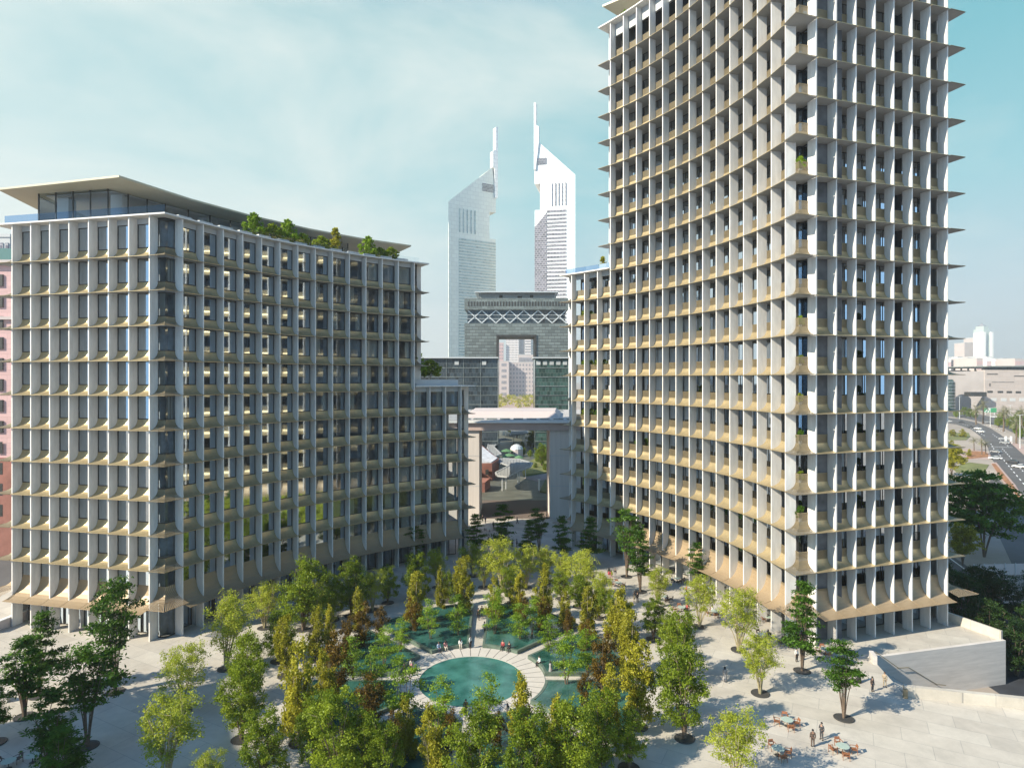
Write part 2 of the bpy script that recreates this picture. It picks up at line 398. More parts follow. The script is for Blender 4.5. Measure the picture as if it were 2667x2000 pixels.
def make_building(name, label, arms, side, Fh, z0, K, ztop, Kw, zw, tower):
    root = thing(name, label, 'building')
    root['group'] = 'curved buildings round the plaza'
    (ra, rth, rk, rw, rn), (ca, cth, ck, cw, cn, cnw) = arms
    rf = [arc(ra, rth, rk, i * rw) for i in range(rn)]
    cf = [arc(ca, cth, ck, i * cw) for i in range(cnw)]
    C0 = meet(ra, rth, ca, cth)
    cc = 2.75
    C2 = arc(rf[-1], rth, 0, cc)
    inw2 = rth + (PI / 2 if side > 0 else -PI / 2)
    E2 = arc(C2, inw2, 0, cc)
    def tail(i):
        th = cth + ck * cw * i
        c = arc(cf[i], th + ck * 1.3, 0, cc); h = th - (PI / 2 if side > 0 else -PI / 2)
        return c, arc(c, h, 0, cc), arc(c, h, 0, 25.0), h
    C3, E3, B3, h3 = tail(cn - 1)
    C4, E4, B4, h4 = tail(cnw - 1)
    B2 = arc(C2, inw2, 0, 25.0)
    front = [E2, C2] + rf[::-1] + [C0]
    kinds = ['fin', 'corner'] + ['fin'] * rn + ['corner']
    up = front + cf[:cn] + [C3, E3]; ku = kinds + ['fin'] * cn + ['corner', 'fin']
    lo = front + cf + [C4, E4]; kl = kinds + ['fin'] * cnw + ['corner', 'fin']
    mu, ml = mitres(up, side), mitres(lo, side)
    di = -1.56
    def closed(pts, mit, d, low, inset=0.0):
        b = [B4 if low else B3, B2]
        if inset:
            cx = sum(p[0] for p in pts) / len(pts); cy = sum(p[1] for p in pts) / len(pts)
            b = [(p[0] + (cx - p[0]) * inset, p[1] + (cy - p[1]) * inset) for p in b]
        return moved(pts, mit, d) + b
    levels = [z0 + Fh * k for k in range(K + 1)]
    # floor slabs with the spandrel behind each flare
    th_s = 1.2 if tower else 1.45
    for k, z in enumerate(levels):
        low = k <= Kw
        mb = MB(); mb.prism(closed(lo if low else up, ml if low else mu, di, low), z, z + th_s)
        mb.build('floor_slab', M['slab'], root)
    mb = MB(); mb.prism(closed(up, mu, 0.35, False), ztop - 0.22, ztop); mb.build('roof_slab', M['stone'], root)
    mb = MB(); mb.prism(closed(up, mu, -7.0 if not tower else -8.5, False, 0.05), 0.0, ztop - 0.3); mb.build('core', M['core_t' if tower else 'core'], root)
    # wing roof
    i0 = len(front) + cn - 1
    wl = lo[i0:]; wm = ml[i0:]
    st = (wl[0][0] * 0.95 + wl[1][0] * 0.05, wl[0][1] * 0.95 + wl[1][1] * 0.05)
    poly = moved([st] + wl[1:], wm, 0.35) + [B4, arc(B4, h4 + PI, 0, 8)]
    back = moved([st], [wm[0]], -12.0)
    poly = moved([st] + wl[1:], wm, 0.35) + [arc(C4, h4, 0, 13.0)] + back
    mb = MB(); mb.prism(poly, zw - 0.22, zw); mb.build('wing_roof', M['stone'], root)
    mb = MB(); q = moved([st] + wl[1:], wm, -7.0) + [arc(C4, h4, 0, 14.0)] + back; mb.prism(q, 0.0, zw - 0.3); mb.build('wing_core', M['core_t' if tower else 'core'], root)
    # rear wall
    mb = MB()
    ring = [E3, B3, B2, E2]
    for a, b in zip(ring[:-1], ring[1:]):
        t = Vector((b[0] - a[0], b[1] - a[1])).normalized(); c = ((a[0] + b[0]) / 2, (a[1] + b[1]) / 2)
        n_ = Vector((-t.y, t.x)) * (-side)
        c = (c[0] - n_.x * 0.0, c[1] - n_.y * 0.0)
        mb.obox((c[0] - side * t.y * -0.25, c[1] + side * t.x * -0.25) if False else c, t, (-t.y, t.x), math.hypot(b[0] - a[0], b[1] - a[1]) / 2 - 0.6, 0.35, 0.0, ztop - 0.3)
    mb.build('rear_wall', M['stone'], root)
    # fins: one blade each, full height
    def fin(p, m_, top):
        n_ = Vector(m_).normalized(); t = Vector((-n_.y, n_.x))
        c = (p[0] - n_.x * 0.78, p[1] - n_.y * 0.78)
        mb = MB(); mb.obox(c, t, n_, 0.09, 0.78, 0.0, top)
        mb.build('fin', M['stone'], root)
    for p, m_, k_ in zip(up, mu, ku):
        if k_ == 'fin': fin(p, m_, ztop - 0.22)
    for j in range(i0 + 1, len(lo)):
        if kl[j] == 'fin': fin(lo[j], ml[j], zw - 0.22)
    # party walls behind the glass
    d0_, d1_ = (-3.75, -8.6) if tower else (-1.85, -7.2)
    cnt = 0
    for j in range(len(lo)):
        if kl[j] != 'fin' or j < 2 or j == len(lo) - 1: continue
        cnt += 1
        if cnt % 2 and j not in (len(front) - 2, len(front)): continue
        n_ = Vector(ml[j]).normalized(); t = Vector((-n_.y, n_.x)); p = lo[j]; dm = (d0_ + d1_) / 2
        top = (ztop if j <= i0 else zw) - 0.4
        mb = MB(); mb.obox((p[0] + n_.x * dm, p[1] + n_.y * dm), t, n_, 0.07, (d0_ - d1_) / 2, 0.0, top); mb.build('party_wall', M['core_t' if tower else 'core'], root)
    # bay meshes
    ws = {}
    def bayset(w, curved):
        key = (round(w, 3), curved)
        if key in ws: return ws[key]
        r_ = dict()
        zt = 1.30 if tower else 1.50
        r_['skirt'] = skirt_mesh(w, zt)
        r_['awn'] = skirt_mesh(w, 2.3, 1.5, -0.75, zsof=-0.2, name='awning', m='awn')
        if tower:
            r_['rail'] = railing_mesh(w, 1.22, 2.42)
            d = -3.5; ww = w * (1.043 if curved else 1.0) - 0.02
            r_['win'] = [window_mesh(ww, 1.2, Fh, d, 0.10, u, g='glass_t') for u in ((0.5,), (0.33, 0.66), (0.6,))]
            r_['top'] = window_mesh(ww, 1.2, Fh + 1.2, d, 0.10, (0.5,), g='glass_t')
            r_['cur'] = [curtain_mesh(-ww / 2 + a, -ww / 2 + b, c_, Fh, d - 0.25) for a, b, c_ in ((0.1, 1.2, 1.2), (1.6, 3.2, 1.2), (0.2, 3.2, 1.2), (2.2, 3.3, 1.2), (0.1, 0.8, 1.2), (0.1, 3.3, 2.9))]
            zg = z0 - 0.05
            r_['shop'] = window_mesh(ww, 0.05, zg, -3.3, 0.12, (0.5,), g='glass_t')
        else:
            d = -1.5; ww = w - 0.24
            r_['win'] = [window_mesh(ww, 1.48, Fh, d, 0.12, u) for u in ((), (), ())]
            r_['top'] = window_mesh(ww, 1.48, Fh, d, 0.12, ())
            r_['cur'] = [curtain_mesh(-ww / 2 + a, -ww / 2 + b, 1.48, Fh, d - 0.28) for a, b in ((0.1, 1.1), (1.3, 3.0), (0.1, 3.0), (1.9, 3.0), (0.1, 0.7), (0.1, 3.0), (0.1, 1.9))]
            r_['shop'] = window_mesh(ww, 0.05, z0 - 0.05, -2.4, 0.12, (0.5,))
        b = MB(); b.box(-w / 2 + 0.12, w / 2 - 0.12, -1.72, -1.40, 0, ztop - 0.22 - (levels[-1] + Fh)); r_['band'] = b.mesh('wall_band', M['band'])
        b = MB(); b.box(-w / 2 + 0.12, w / 2 - 0.12, -1.72, -1.40, 0, 1.05); r_['bandw'] = b.mesh('wall_band', M['band'])
        ws[key] = r_
        return r_
    L_ = {k: [] for k in ('skirt', 'awn', 'rail', 'win', 'frame', 'cur', 'band')}
    rnd = random.Random(11 if tower else 5)
    bays = []
    for i in range(len(lo) - 1):
        if kl[i] == 'fin' and kl[i + 1] == 'fin':
            p, q = lo[i], lo[i + 1]
            w = math.hypot(q[0] - p[0], q[1] - p[1])
            mid = ((p[0] + q[0]) / 2, (p[1] + q[1]) / 2)
            a = math.atan2(q[1] - p[1], q[0] - p[0])
            rz = a if side > 0 else a + PI
            bays.append((mid, rz, w, i >= len(front), i >= i0))
    root_b = bays
    for bi, (mid, rz, w, curved, wing) in enumerate(bays):
        bs = bayset(w if not curved else cw, curved)
        L_['win'].append((bs['shop'][0], (mid[0], mid[1], 0.0), rz)); L_['frame'].append((bs['shop'][1], (mid[0], mid[1], 0.0), rz))
        for k, z in enumerate(levels):
            if wing and k > Kw: break
            loc = (mid[0], mid[1], z)
            if k == 0: L_['awn'].append((bs['awn'], loc, rz))
            else: L_['skirt'].append((bs['skirt'], loc, rz))
            if tower: L_['rail'].append((bs['rail'], loc, rz))
            wi = bs['win'][rnd.randrange(3)]
            if tower and k == K: wi = bs['top']
            L_['win'].append((wi[0], loc, rz)); L_['frame'].append((wi[1], loc, rz))
            if rnd.random() < (0.45 if tower else 0.85): L_['cur'].append((bs['cur'][rnd.randrange(len(bs['cur']))], loc, rz))
            if k == K: L_['band'].append((bs['band'], (mid[0], mid[1], z + Fh), rz))
            if wing and k == Kw: L_['band'].append((bs['bandw'], (mid[0], mid[1], zw - 1.27), rz))
    emit(root, 'balcony_flare' if tower else 'sunshade', L_['skirt'], [M['gold'], M['slab']])
    emit(root, 'awning', L_['awn'], [M['awn'], M['slab']])
    if tower: emit(root, 'balcony_railing', L_['rail'], [M['gold_l']])
    # each window's frame is a sub-part of it
    order = sorted(range(len(L_['win'])), key=lambda j: -seen(L_['win'][j][1], L_['win'][j][1][2], 0))
    for j in order[:100]:
        o = link('window', L_['win'][j][0], root, L_['win'][j][1], L_['win'][j][2])
        link('frame', L_['frame'][j][0], o)
    joined('window', [L_['win'][j] for j in order[100:]], root, [M['glass_t' if tower else 'glass']])
    joined('window_frame', [L_['frame'][j] for j in order[100:]], root, [M['frame']])
    for cm_ in ('curtain', 'curtain_w', 'blind'):
        it = [c for c in L_['cur'] if c[0].materials[0] == M[cm_]]
        if it: emit(root, 'curtain' if cm_ != 'blind' else 'blind', it, [M[cm_]], 34)
    emit(root, 'wall_band', L_['band'], [M['band']])
    # corners
    def corner(pts, ks, full=False):
        f0, c, f1 = pts
        mit = mitres(list(pts), side)
        me = corner_balcony(f0, c, f1, side, 1.30 if tower else 1.50, 2.45 if tower else 0, 0.35, full=full, soffit=tower or full)
        aw = corner_balcony(f0, c, f1, side, 2.3, 0, 1.5) 
        aw.materials[0] = M['awn']
        d = -3.5 if tower else -1.5
        inn = moved(list(pts), mit, d)
        def cw_(z0_, z1_):
            g = MB(); f = MB()
            for a, b in ((0, 1), (1, 2)):
                g.quad((*inn[a], z0_), (*inn[b], z0_), (*inn[b], z1_), (*inn[a], z1_))
                f.bar((*inn[a], z0_ + 0.06), (*inn[b], z0_ + 0.06), 0.12); f.bar((*inn[a], z1_ - 0.06), (*inn[b], z1_ - 0.06), 0.12)
            for a in (0, 2) + ((1,) if tower else ()):
                f.bar((*inn[a], z0_), (*inn[a], z1_), 0.13)
            return g.mesh('corner_window', M['glass_t' if tower else 'glass']), f.mesh('frame', M['frame'])
        gw, fw = cw_(th_s, Fh); gt, ft = cw_(th_s, ztop - 0.25 - levels[-1]); gs, fs = cw_(0.05, z0 - 0.05)
        cin = moved(list(pts), mit, d - 0.35)
        for k in (ks if not tower else []):
            if k % 3 != 1:
                z0_, z1_ = levels[k] + th_s, levels[k] + Fh
                cm = MB(); a_, b_ = (1, 2) if k % 2 else (0, 1)
                nn = 12
                for i in range(nn):
                    u = 0.1 + 0.8 * i / nn; v_ = u + 0.8 / nn; q = lambda t: (cin[a_][0] + (cin[b_][0] - cin[a_][0]) * t, cin[a_][1] + (cin[b_][1] - cin[a_][1]) * t)
                    cm.quad((*q(u), z0_), (*q(v_), z0_), (*q(v_), z1_), (*q(u), z1_))
                cm.build('curtain', M['curtain'], root)
        for k in ks:
            z = levels[k]
            link('corner_balcony' if tower else 'corner_sunshade', me if k else aw, root, (0, 0, z))
            g, f = (gt, ft) if k == K else (gw, fw)
            o = link('corner_window', g, root, (0, 0, z)); link('frame', f, o)
        if 0 in ks:
            o = link('corner_window', gs, root); link('frame', fs, o)
    corner((rf[0], C0, cf[0]), range(K + 1))
    corner((E2, C2, rf[-1]), range(K + 1), True)
    corner((cf[cn - 1], C3, E3), range(Kw + 2, K + 1), True)
    corner((cf[cnw - 1], C4, E4), range(Kw + 1), True)
    return dict(root=root, levels=levels, up=up, mu=mu, lo=lo, ml=ml, bays=bays, C0=C0, C2=C2, C3=C3, C4=C4, rf=rf, cf=cf, i0=i0, front=front, closed=closed, cf0m=mu[len(front)], inn=moved([rf[0], C0, cf[0]], mitres([rf[0], C0, cf[0]], side), -2.3))

LB = make_building('hotel_building', 'lower curved white building with gold sunshades and a floating roof canopy', 
    (((-51.0049, 87.9862), 2.9167, 0.0, 3.46, 8), ((-47.3622, 90.0664), 1.1685, -0.0125, 3.4529, 14, 17)), -1,
    4.92, 5.0, 10, 60.1, 5, 35.5, False)
TB = make_building('apartment_tower', 'tall curved white tower with gold balconies that runs out of the picture', 
    (((42.0048, 86.3237), 0.3024, 0.0, 3.4599, 8), ((38.4459, 88.0551), 1.695, 0.0122, 3.5566, 14, 17)), 1,
    5.45, 4.8, 18, 111.0, 9, 60.0, True)

# roof of the lower building: floating canopy, glass pavilion, balustrade
lr = LB['root']
mb = MB()
can = [(-78.5, 95.6), (-56.2, 89.5), (-54.0, 95.4), (-51.8, 101.2), (-46.2, 111.6), (-39.0, 121.5), (-31.0, 129.6), (-22.0, 136.6), (-34, 156), (-66, 136), (-83, 116)]
mb.prism(can, 65.72, 66.0); mb.build('roof_canopy', M['canopy'], lr)
pav = [(-73.8, 97.6), (-61.3, 95.0), (-57.2, 103.2), (-51.4, 114.2), (-44.0, 124.5), (-35.0, 133.5), (-42, 146), (-64, 132), (-76, 112)]
g = MB(); mulls = []
for a, b in zip(pav, pav[1:] + pav[:1]):
    g.quad((*a, 60.1), (*b, 60.1), (*b, 65.72), (*a, 65.72))
    n_ = 4 if a == pav[0] else 3
    for i in range(n_):
        u = i / n_; mulls.append(((a[0] + (b[0] - a[0]) * u, a[1] + (b[1] - a[1]) * u, 60.1), (a[0] + (b[0] - a[0]) * u, a[1] + (b[1] - a[1]) * u, 65.72)))
gp = g.build('pavilion_glazing', M['rail_glass'], lr)
mb = MB(); mb.prism([(p[0] + (-58 - p[0]) * .04, p[1] + (116 - p[1]) * .04) for p in pav], 65.5, 65.66); mb.build('pavilion_ceiling', M['pav_white'], lr)
for a, b in mulls: f = MB(); f.bar(a, b, 0.16); f.build('mullion', M['frame'], gp)
for x, y in ((-71, 99.8), (-61.5, 98.2), (-66, 112), (-55, 112), (-46, 126)): mb = MB(); mb.box(x - 0.9, x + 0.9, y - 0.9, y + 0.9, 60.12, 65.7); mb.build('pavilion_column', M['pav_white'], lr)
mb = MB(); q = [(p[0] + (-47 - p[0]) * 0.62, p[1] + (130 - p[1]) * 0.62) for p in pav]; mb.prism(q, 60.12, 65.7); mb.build('pavilion_core', M['pav_white'], lr)
def balustrade(root, pts, z, h, step=0):
    g = MB()
    for a, b in zip(pts[:-1], pts[1:]): g.quad((*a, z), (*b, z), (*b, z + h), (*a, z + h))
    o = g.build('glass_balustrade', M['bal_glass' if step else 'rail_glass'], root)
i1 = len(LB['front']) + 13
balustrade(lr, moved(LB['up'], LB['mu'], -0.6)[1:len(LB['front'])], 60.1, 1.35, 1)
balustrade(lr, moved(LB['up'], LB['mu'], -1.2)[len(LB['front']) - 1:i1 + 2], 60.1, 1.2)
# pale stone planter kerbs along the terrace edge
mb = MB()
for i in range(len(LB['front']), i1, 1):
    p = moved(LB['up'], LB['mu'], -2.0)[i]; q = moved(LB['up'], LB['mu'], -2.0)[i + 1]
    t = Vector((q[0] - p[0], q[1] - p[1])).normalized(); c = ((p[0] + q[0]) / 2, (p[1] + q[1]) / 2)
    mb.obox(c, t, (-t.y, t.x), 1.15, 0.35, 60.1, 60.85)
mb.build('planter_kerb', M['stone'], lr)
mb = MB(); w_ = moved(LB['lo'], LB['ml'], -1.6)[LB['i0']:]
poly = [(w_[0][0] * .9 + w_[1][0] * .1, w_[0][1] * .9 + w_[1][1] * .1)] + w_[1:4] + [arc(w_[3], 1.9, 0, 6.0), arc(w_[0], 1.2, 0, 8.0)]
mb.prism(poly, 35.5, 36.7); mb.build('roof_upstand', M['band'], lr)
# roof of the tower
tr = TB['root']
ci = moved(TB['up'], TB['mu'], -6.0)
mb = MB(); poly = [(19.6, 135.6)] + [ci[i] for i in range(len(TB['front']) + 11, 1, -1)] + [(62, 125), (36, 150)]
mb.prism(poly, 117.4, 117.8); mb.build('roof_canopy', M['canopy'], tr)
ci2 = moved(TB['up'], TB['mu'], -9.5)
g = MB()
for i in range(len(TB['front']) + 12, len(TB['front']), -1): g.quad((*ci2[i], 111), (*ci2[i - 1], 111), (*ci2[i - 1], 117.4), (*ci2[i], 117.4))
g.build('pavilion_glazing', M['rail_glass'], tr)
wl = moved(TB['lo'], TB['ml'], -0.6)[TB['i0'] + 0:-1]
balustrade(tr, wl, 60.0, 1.2, 1)
# ------------------------------------------------------------------ plaza, stairs, pools
def plaza_mat():
    m = bpy.data.materials.new('plaza_stone')
    nt, N, L = nodes_of(m); b = N['Principled BSDF']; b.inputs['Roughness'].default_value = 0.62
    tc = N.new('ShaderNodeTexCoord'); mp = N.new('ShaderNodeMapping'); mp.inputs['Rotation'].default_value = (0, 0, R(28))
    L.new(tc.outputs['Object'], mp.inputs[0])
    br = N.new('ShaderNodeTexBrick'); br.inputs['Scale'].default_value = 1.0; br.inputs['Brick Width'].default_value = 5.2; br.inputs['Row Height'].default_value = 2.6
    br.inputs['Mortar Size'].default_value = 0.022; br.inputs['Color1'].default_value = (0.535, 0.495, 0.425, 1); br.inputs['Color2'].default_value = (0.46, 0.42, 0.36, 1)
    br.inputs['Mortar'].default_value = (0.30, 0.285, 0.26, 1)
    L.new(mp.outputs[0], br.inputs['Vector'])
    n = N.new('ShaderNodeTexNoise'); n.inputs['Scale'].default_value = 0.35; n.inputs['Detail'].default_value = 8; n.inputs['Roughness'].default_value = 0.7
    L.new(tc.outputs['Object'], n.inputs['Vector'])
    mr = N.new('ShaderNodeMapRange'); mr.inputs['From Min'].default_value = 0.3; mr.inputs['From Max'].default_value = 0.7; mr.inputs['To Min'].default_value = 0.80; mr.inputs['To Max'].default_value = 1.08
    L.new(n.outputs['Fac'], mr.inputs[0])
    mx = N.new('ShaderNodeMix'); mx.data_type = 'RGBA'; mx.blend_type = 'MULTIPLY'; mx.inputs[0].default_value = 1
    L.new(br.outputs['Color'], mx.inputs[6]); L.new(mr.outputs[0], mx.inputs[7]); L.new(mx.outputs[2], b.inputs['Base Color'])
    return m
M['plaza'] = plaza_mat()
M['board'] = stripe_mat('brown_boards', (0.10, 0.075, 0.062), (0.17, 0.135, 0.115), 1.1, 'X', 0.8)
M['darkpave'] = mat('dark_green_paving', (0.115, 0.12, 0.10), 0.5, var=0.5, scale=0.35, detail=8, stretch=(0.4, 1.5, 1))
M['travertine'] = mat('banded_travertine', (0.56, 0.52, 0.48), 0.7, var=0.13, scale=1.2, stretch=(0.25, 0.25, 2.2), detail=8)
def water_mat(name, deep, light):
    m = bpy.data.materials.new(name)
    nt, N, L = nodes_of(m); b = N['Principled BSDF']; b.inputs['Roughness'].default_value = 0.04; b.inputs['IOR'].default_value = 1.36
    tc = N.new('ShaderNodeTexCoord'); n = N.new('ShaderNodeTexNoise'); n.inputs['Scale'].default_value = 0.45; n.inputs['Detail'].default_value = 5
    L.new(tc.outputs['Object'], n.inputs['Vector'])
    cr = N.new('ShaderNodeValToRGB'); cr.color_ramp.elements[0].position = 0.35; cr.color_ramp.elements[1].position = 0.68
    cr.color_ramp.elements[0].color = (*deep, 1); cr.color_ramp.elements[1].color = (*light, 1)
    L.new(n.outputs['Fac'], cr.inputs[0]); L.new(cr.outputs[0], b.inputs['Base Color'])
    n2 = N.new('ShaderNodeTexNoise'); n2.inputs['Scale'].default_value = 2.6; n2.inputs['Detail'].default_value = 4
    L.new(tc.outputs['Object'], n2.inputs['Vector'])
    bp = N.new('ShaderNodeBump'); bp.inputs['Strength'].default_value = 0.22; bp.inputs['Distance'].default_value = 0.06
    L.new(n2.outputs['Fac'], bp.inputs['Height']); L.new(bp.outputs[0], b.inputs['Normal'])
    return m
M['water'] = water_mat('teal_pool_water', (0.022, 0.100, 0.085), (0.060, 0.200, 0.170))
M['water_d'] = water_mat('green_pool_water', (0.012, 0.055, 0.045), (0.045, 0.140, 0.118))

mb = MB(); mb.prism([(-3500, -250), (3500, -250), (3500, 6000), (-3500, 6000)], -8.0, -6.0); struct('ground', mb, M['sand'])
mb = MB()
plz = [(78, 12), (78, 65.4), (45.9, 73.0), (47.6, 82.9), (69.2, 88.3), (65.6, 97.5), (61, 124), (44, 165), (-34, 165), (-70, 165), (-92, 97), (-92, 12)]
mb.prism(plz, -6.4, 0.0); struct('plaza', mb, M['plaza'])
mb = MB(); mb.prism([(-60, 165), (50, 165), (50, 190), (-60, 190)], -6.4, 0.002); struct('boardwalk', mb, M['board'])
mb = MB(); mb.prism([(-60, 190), (50, 190), (60, 640), (-90, 640)], -6.4, 0.0); struct('promenade', mb, M['darkpave'])
# stairs going down to the right between the two walls
st = thing('stair_flight', 'flight of pale stone steps going down between the two terrace walls', 'stairs', (46.5, 78, 0))
mb = MB()
for i in range(30):
    x0 = i * 0.30; x1 = x0 + 0.30
    def yb(x): return (82.9 - 78 + 0.25 * x) - 0.02
    def yf(x): return (73.0 - 78 - 0.236 * x) + 0.3
    mb.prism([(x0, yf(x0)), (x1, yf(x1)), (x1, yb(x1)), (x0, yb(x0))], -6.3, -0.195 * (i + 1))
mb.build('steps', M['plaza'], st)
wb = thing('retaining_wall', 'tall banded stone wall holding up the terrace at the foot of the tower', 'wall', (58, 85.5, 0))
def wall_along(mb, a, b, th, z0, z1, ref, shift=0.0):
    t = Vector((b[0] - a[0], b[1] - a[1])); l = t.length; t.normalize(); n_ = Vector((-t.y, t.x))
    c = ((a[0] + b[0]) / 2 - ref[0] + n_.x * shift, (a[1] + b[1]) / 2 - ref[1] + n_.y * shift)
    mb.obox(c, t, n_, l / 2, th / 2, z0, z1)
mb = MB(); wall_along(mb, (47.3, 82.75), (69.4, 88.28), 0.5, -6.2, 0.16, (58, 85.5)); mb.build('wall_face', M['travertine'], wb)
mb = MB(); wall_along(mb, (47.0, 81.0), (47.45, 82.7), 0.5, 0, 1.05, (58, 85.5)); mb.build('end_post', M['travertine'], wb)
mb = MB(); wall_along(mb, (69.2, 88.4), (65.7, 97.6), 0.35, -6.2, 1.35, (58, 85.5)); wall_along(mb, (65.7, 97.7), (61.1, 124), 0.35, -6.2, 1.35, (58, 85.5)); mb.build('side_parapet', M['plaza'], wb)
mb = MB()
hr = [(47.9, 82.35, 1.0), (51.4, 83.2, -1.5), (53.0, 83.6, -1.6), (57.5, 84.75, -4.4), (59, 85.1, -4.7)]
mb.tube([(x - 58, y - 85.5, z) for x, y, z in hr], 0.055, 6); 
for x, y, z in hr[:4]: mb.bar((x - 58, y - 85.5 + 0.3, z - 0.1), (x - 58, y - 85.5, z), 0.04)
mb.build('handrail', M['gold_l'], wb)
pw = thing('stair_parapet', 'low pale stone parapet wall along the near side of the stairs', 'wall', (60, 69.7, 0))
mb = MB(); wall_along(mb, (45.7, 73.0), (80, 64.9), 0.62, -6.2, 1.2, (60, 69.7)); mb.build('wall_face', M['plaza'], pw)
mb = MB(); wall_along(mb, (45.62, 72.7), (45.5, 72.3), 0.4, 0, 1.0, (60, 69.7)); mb.build('end_plate', M['gold_l'], pw)
# sunken stair opening in the left foreground, seen through the trees
lw = thing('stair_parapet', 'low pale wall with a handrail behind the dark trees at the left edge', 'wall', (-60, 74, 0))
mb = MB(); wall_along(mb, (-72, 70.8), (-57.6, 71.6), 0.5, 0, 1.2, (-60, 74)); wall_along(mb, (-72, 82.5), (-55, 80.6), 0.4, 0, 0.18, (-60, 74)); mb.build('wall_face', M['travertine'], lw)
mb = MB(); a_ = G(95, 1790, 1.0); b_ = G(160, 1738, 1.0); mb.tube([(a_[0] + 60, a_[1] - 74, 1.0), (b_[0] + 60, b_[1] - 74, 1.0)], 0.05, 6)
for q in (a_, b_): mb.bar((q[0] + 60, q[1] - 74, 0), (q[0] + 60, q[1] - 74, 1.0), 0.05)
mb.build('handrail', M['gold_l'], lw)

PCX, PCY = -5.0, 76.8
def ring_pts(r, n=96, a0=0, a1=2 * PI): return [(r * math.cos(a0 + (a1 - a0) * i / n), r * math.sin(a0 + (a1 - a0) * i / n)) for i in range(n + 1)]
cp = thing('round_pool', 'round teal pool in the middle of the plaza with a pale paved rim', 'pool', (PCX, PCY, 0))
mb = MB()
a = ring_pts(6.42); b = ring_pts(9.05)
for i in range(96):
    mb.quad((*a[i], 0.06), (*b[i], 0.06), (*b[i + 1], 0.06), (*a[i + 1], 0.06)); mb.quad((*a[i], 0.0), (*a[i], 0.06), (*a[i + 1], 0.06), (*a[i + 1], 0.0))
for k in range(40):
    t = 2 * PI * (k + 0.5) / 40; c_, s_ = math.cos(t), math.sin(t)
    mb.quad((6.5 * c_ + 0.035 * s_, 6.5 * s_ - 0.035 * c_, 0.065), (8.95 * c_ + 0.035 * s_, 8.95 * s_ - 0.035 * c_, 0.065), (8.95 * c_ - 0.035 * s_, 8.95 * s_ + 0.035 * c_, 0.065), (6.5 * c_ - 0.035 * s_, 6.5 * s_ + 0.035 * c_, 0.065), 1)
mb.build('paved_rim', [mat('rim_stone', (0.53, 0.49, 0.43), 0.6, var=0.06, scale=0.8), M['ring']], cp)
mb = MB(); mb.v = [(x, y, 0.012) for x, y in a[:96]]; mb.f = [tuple(range(96))]; mb.m = [0]; mb.build('water', M['water'], cp)
def out_r(t): return 1.0 / math.sqrt((math.cos(t) / 19.6) ** 2 + (math.sin(t) / 25.0) ** 2)
names = ['at the right beside the olive trees, far half', 'behind the round pool, right of the straight path', 'behind the round pool, left of the straight path', 'left of the round pool, beyond the left path',
         'left of the round pool, nearer than the left path', 'in the foreground left of the near path', 'in the foreground right of the near path', 'right of the round pool, nearer than the right path']
for k in range(8):
    a0 = k * PI / 4; a1 = a0 + PI / 4; hw = 0.95
    def sector(ri, ro_in, g):
        A_ = []; n = 12
        for i in range(n + 1):
            d0 = math.asin((hw + g) / ri); t = a0 + d0 + (a1 - a0 - 2 * d0) * i / n; A_.append((ri * math.cos(t), ri * math.sin(t)))
        for i in range(n, -1, -1):
            ro = 20; d0 = math.asin((hw + g) / ro); t = a0 + d0 + (a1 - a0 - 2 * d0) * i / n; r_ = out_r(t) - ro_in; A_.append((r_ * math.cos(t), r_ * math.sin(t)))
        return A_
    sp = thing('sector_pool', 'raised dark green pool ' + names[k], 'pool', (PCX, PCY, 0), 0, 'wedge shaped pools round the round pool')
    o_ = sector(9.1, 0.0, 0.0); i_ = sector(9.42, 0.32, 0.32)
    mb = MB(); n = len(o_)
    for j in range(n):
        j2 = (j + 1) % n
        mb.quad((*o_[j], 0), (*o_[j2], 0), (*o_[j2], 0.5), (*o_[j], 0.5)); mb.quad((*o_[j], 0.5), (*o_[j2], 0.5), (*i_[j2], 0.5), (*i_[j], 0.5)); mb.quad((*i_[j], 0.5), (*i_[j2], 0.5), (*i_[j2], 0.3), (*i_[j], 0.3))
    mb.build('pool_wall', M['pool_wall'], sp)
    mb = MB(); mb.v = [(x, y, 0.47) for x, y in i_]; mb.f = [tuple(range(n))]; mb.m = [0]; mb.build('water', M['water_d'], sp)

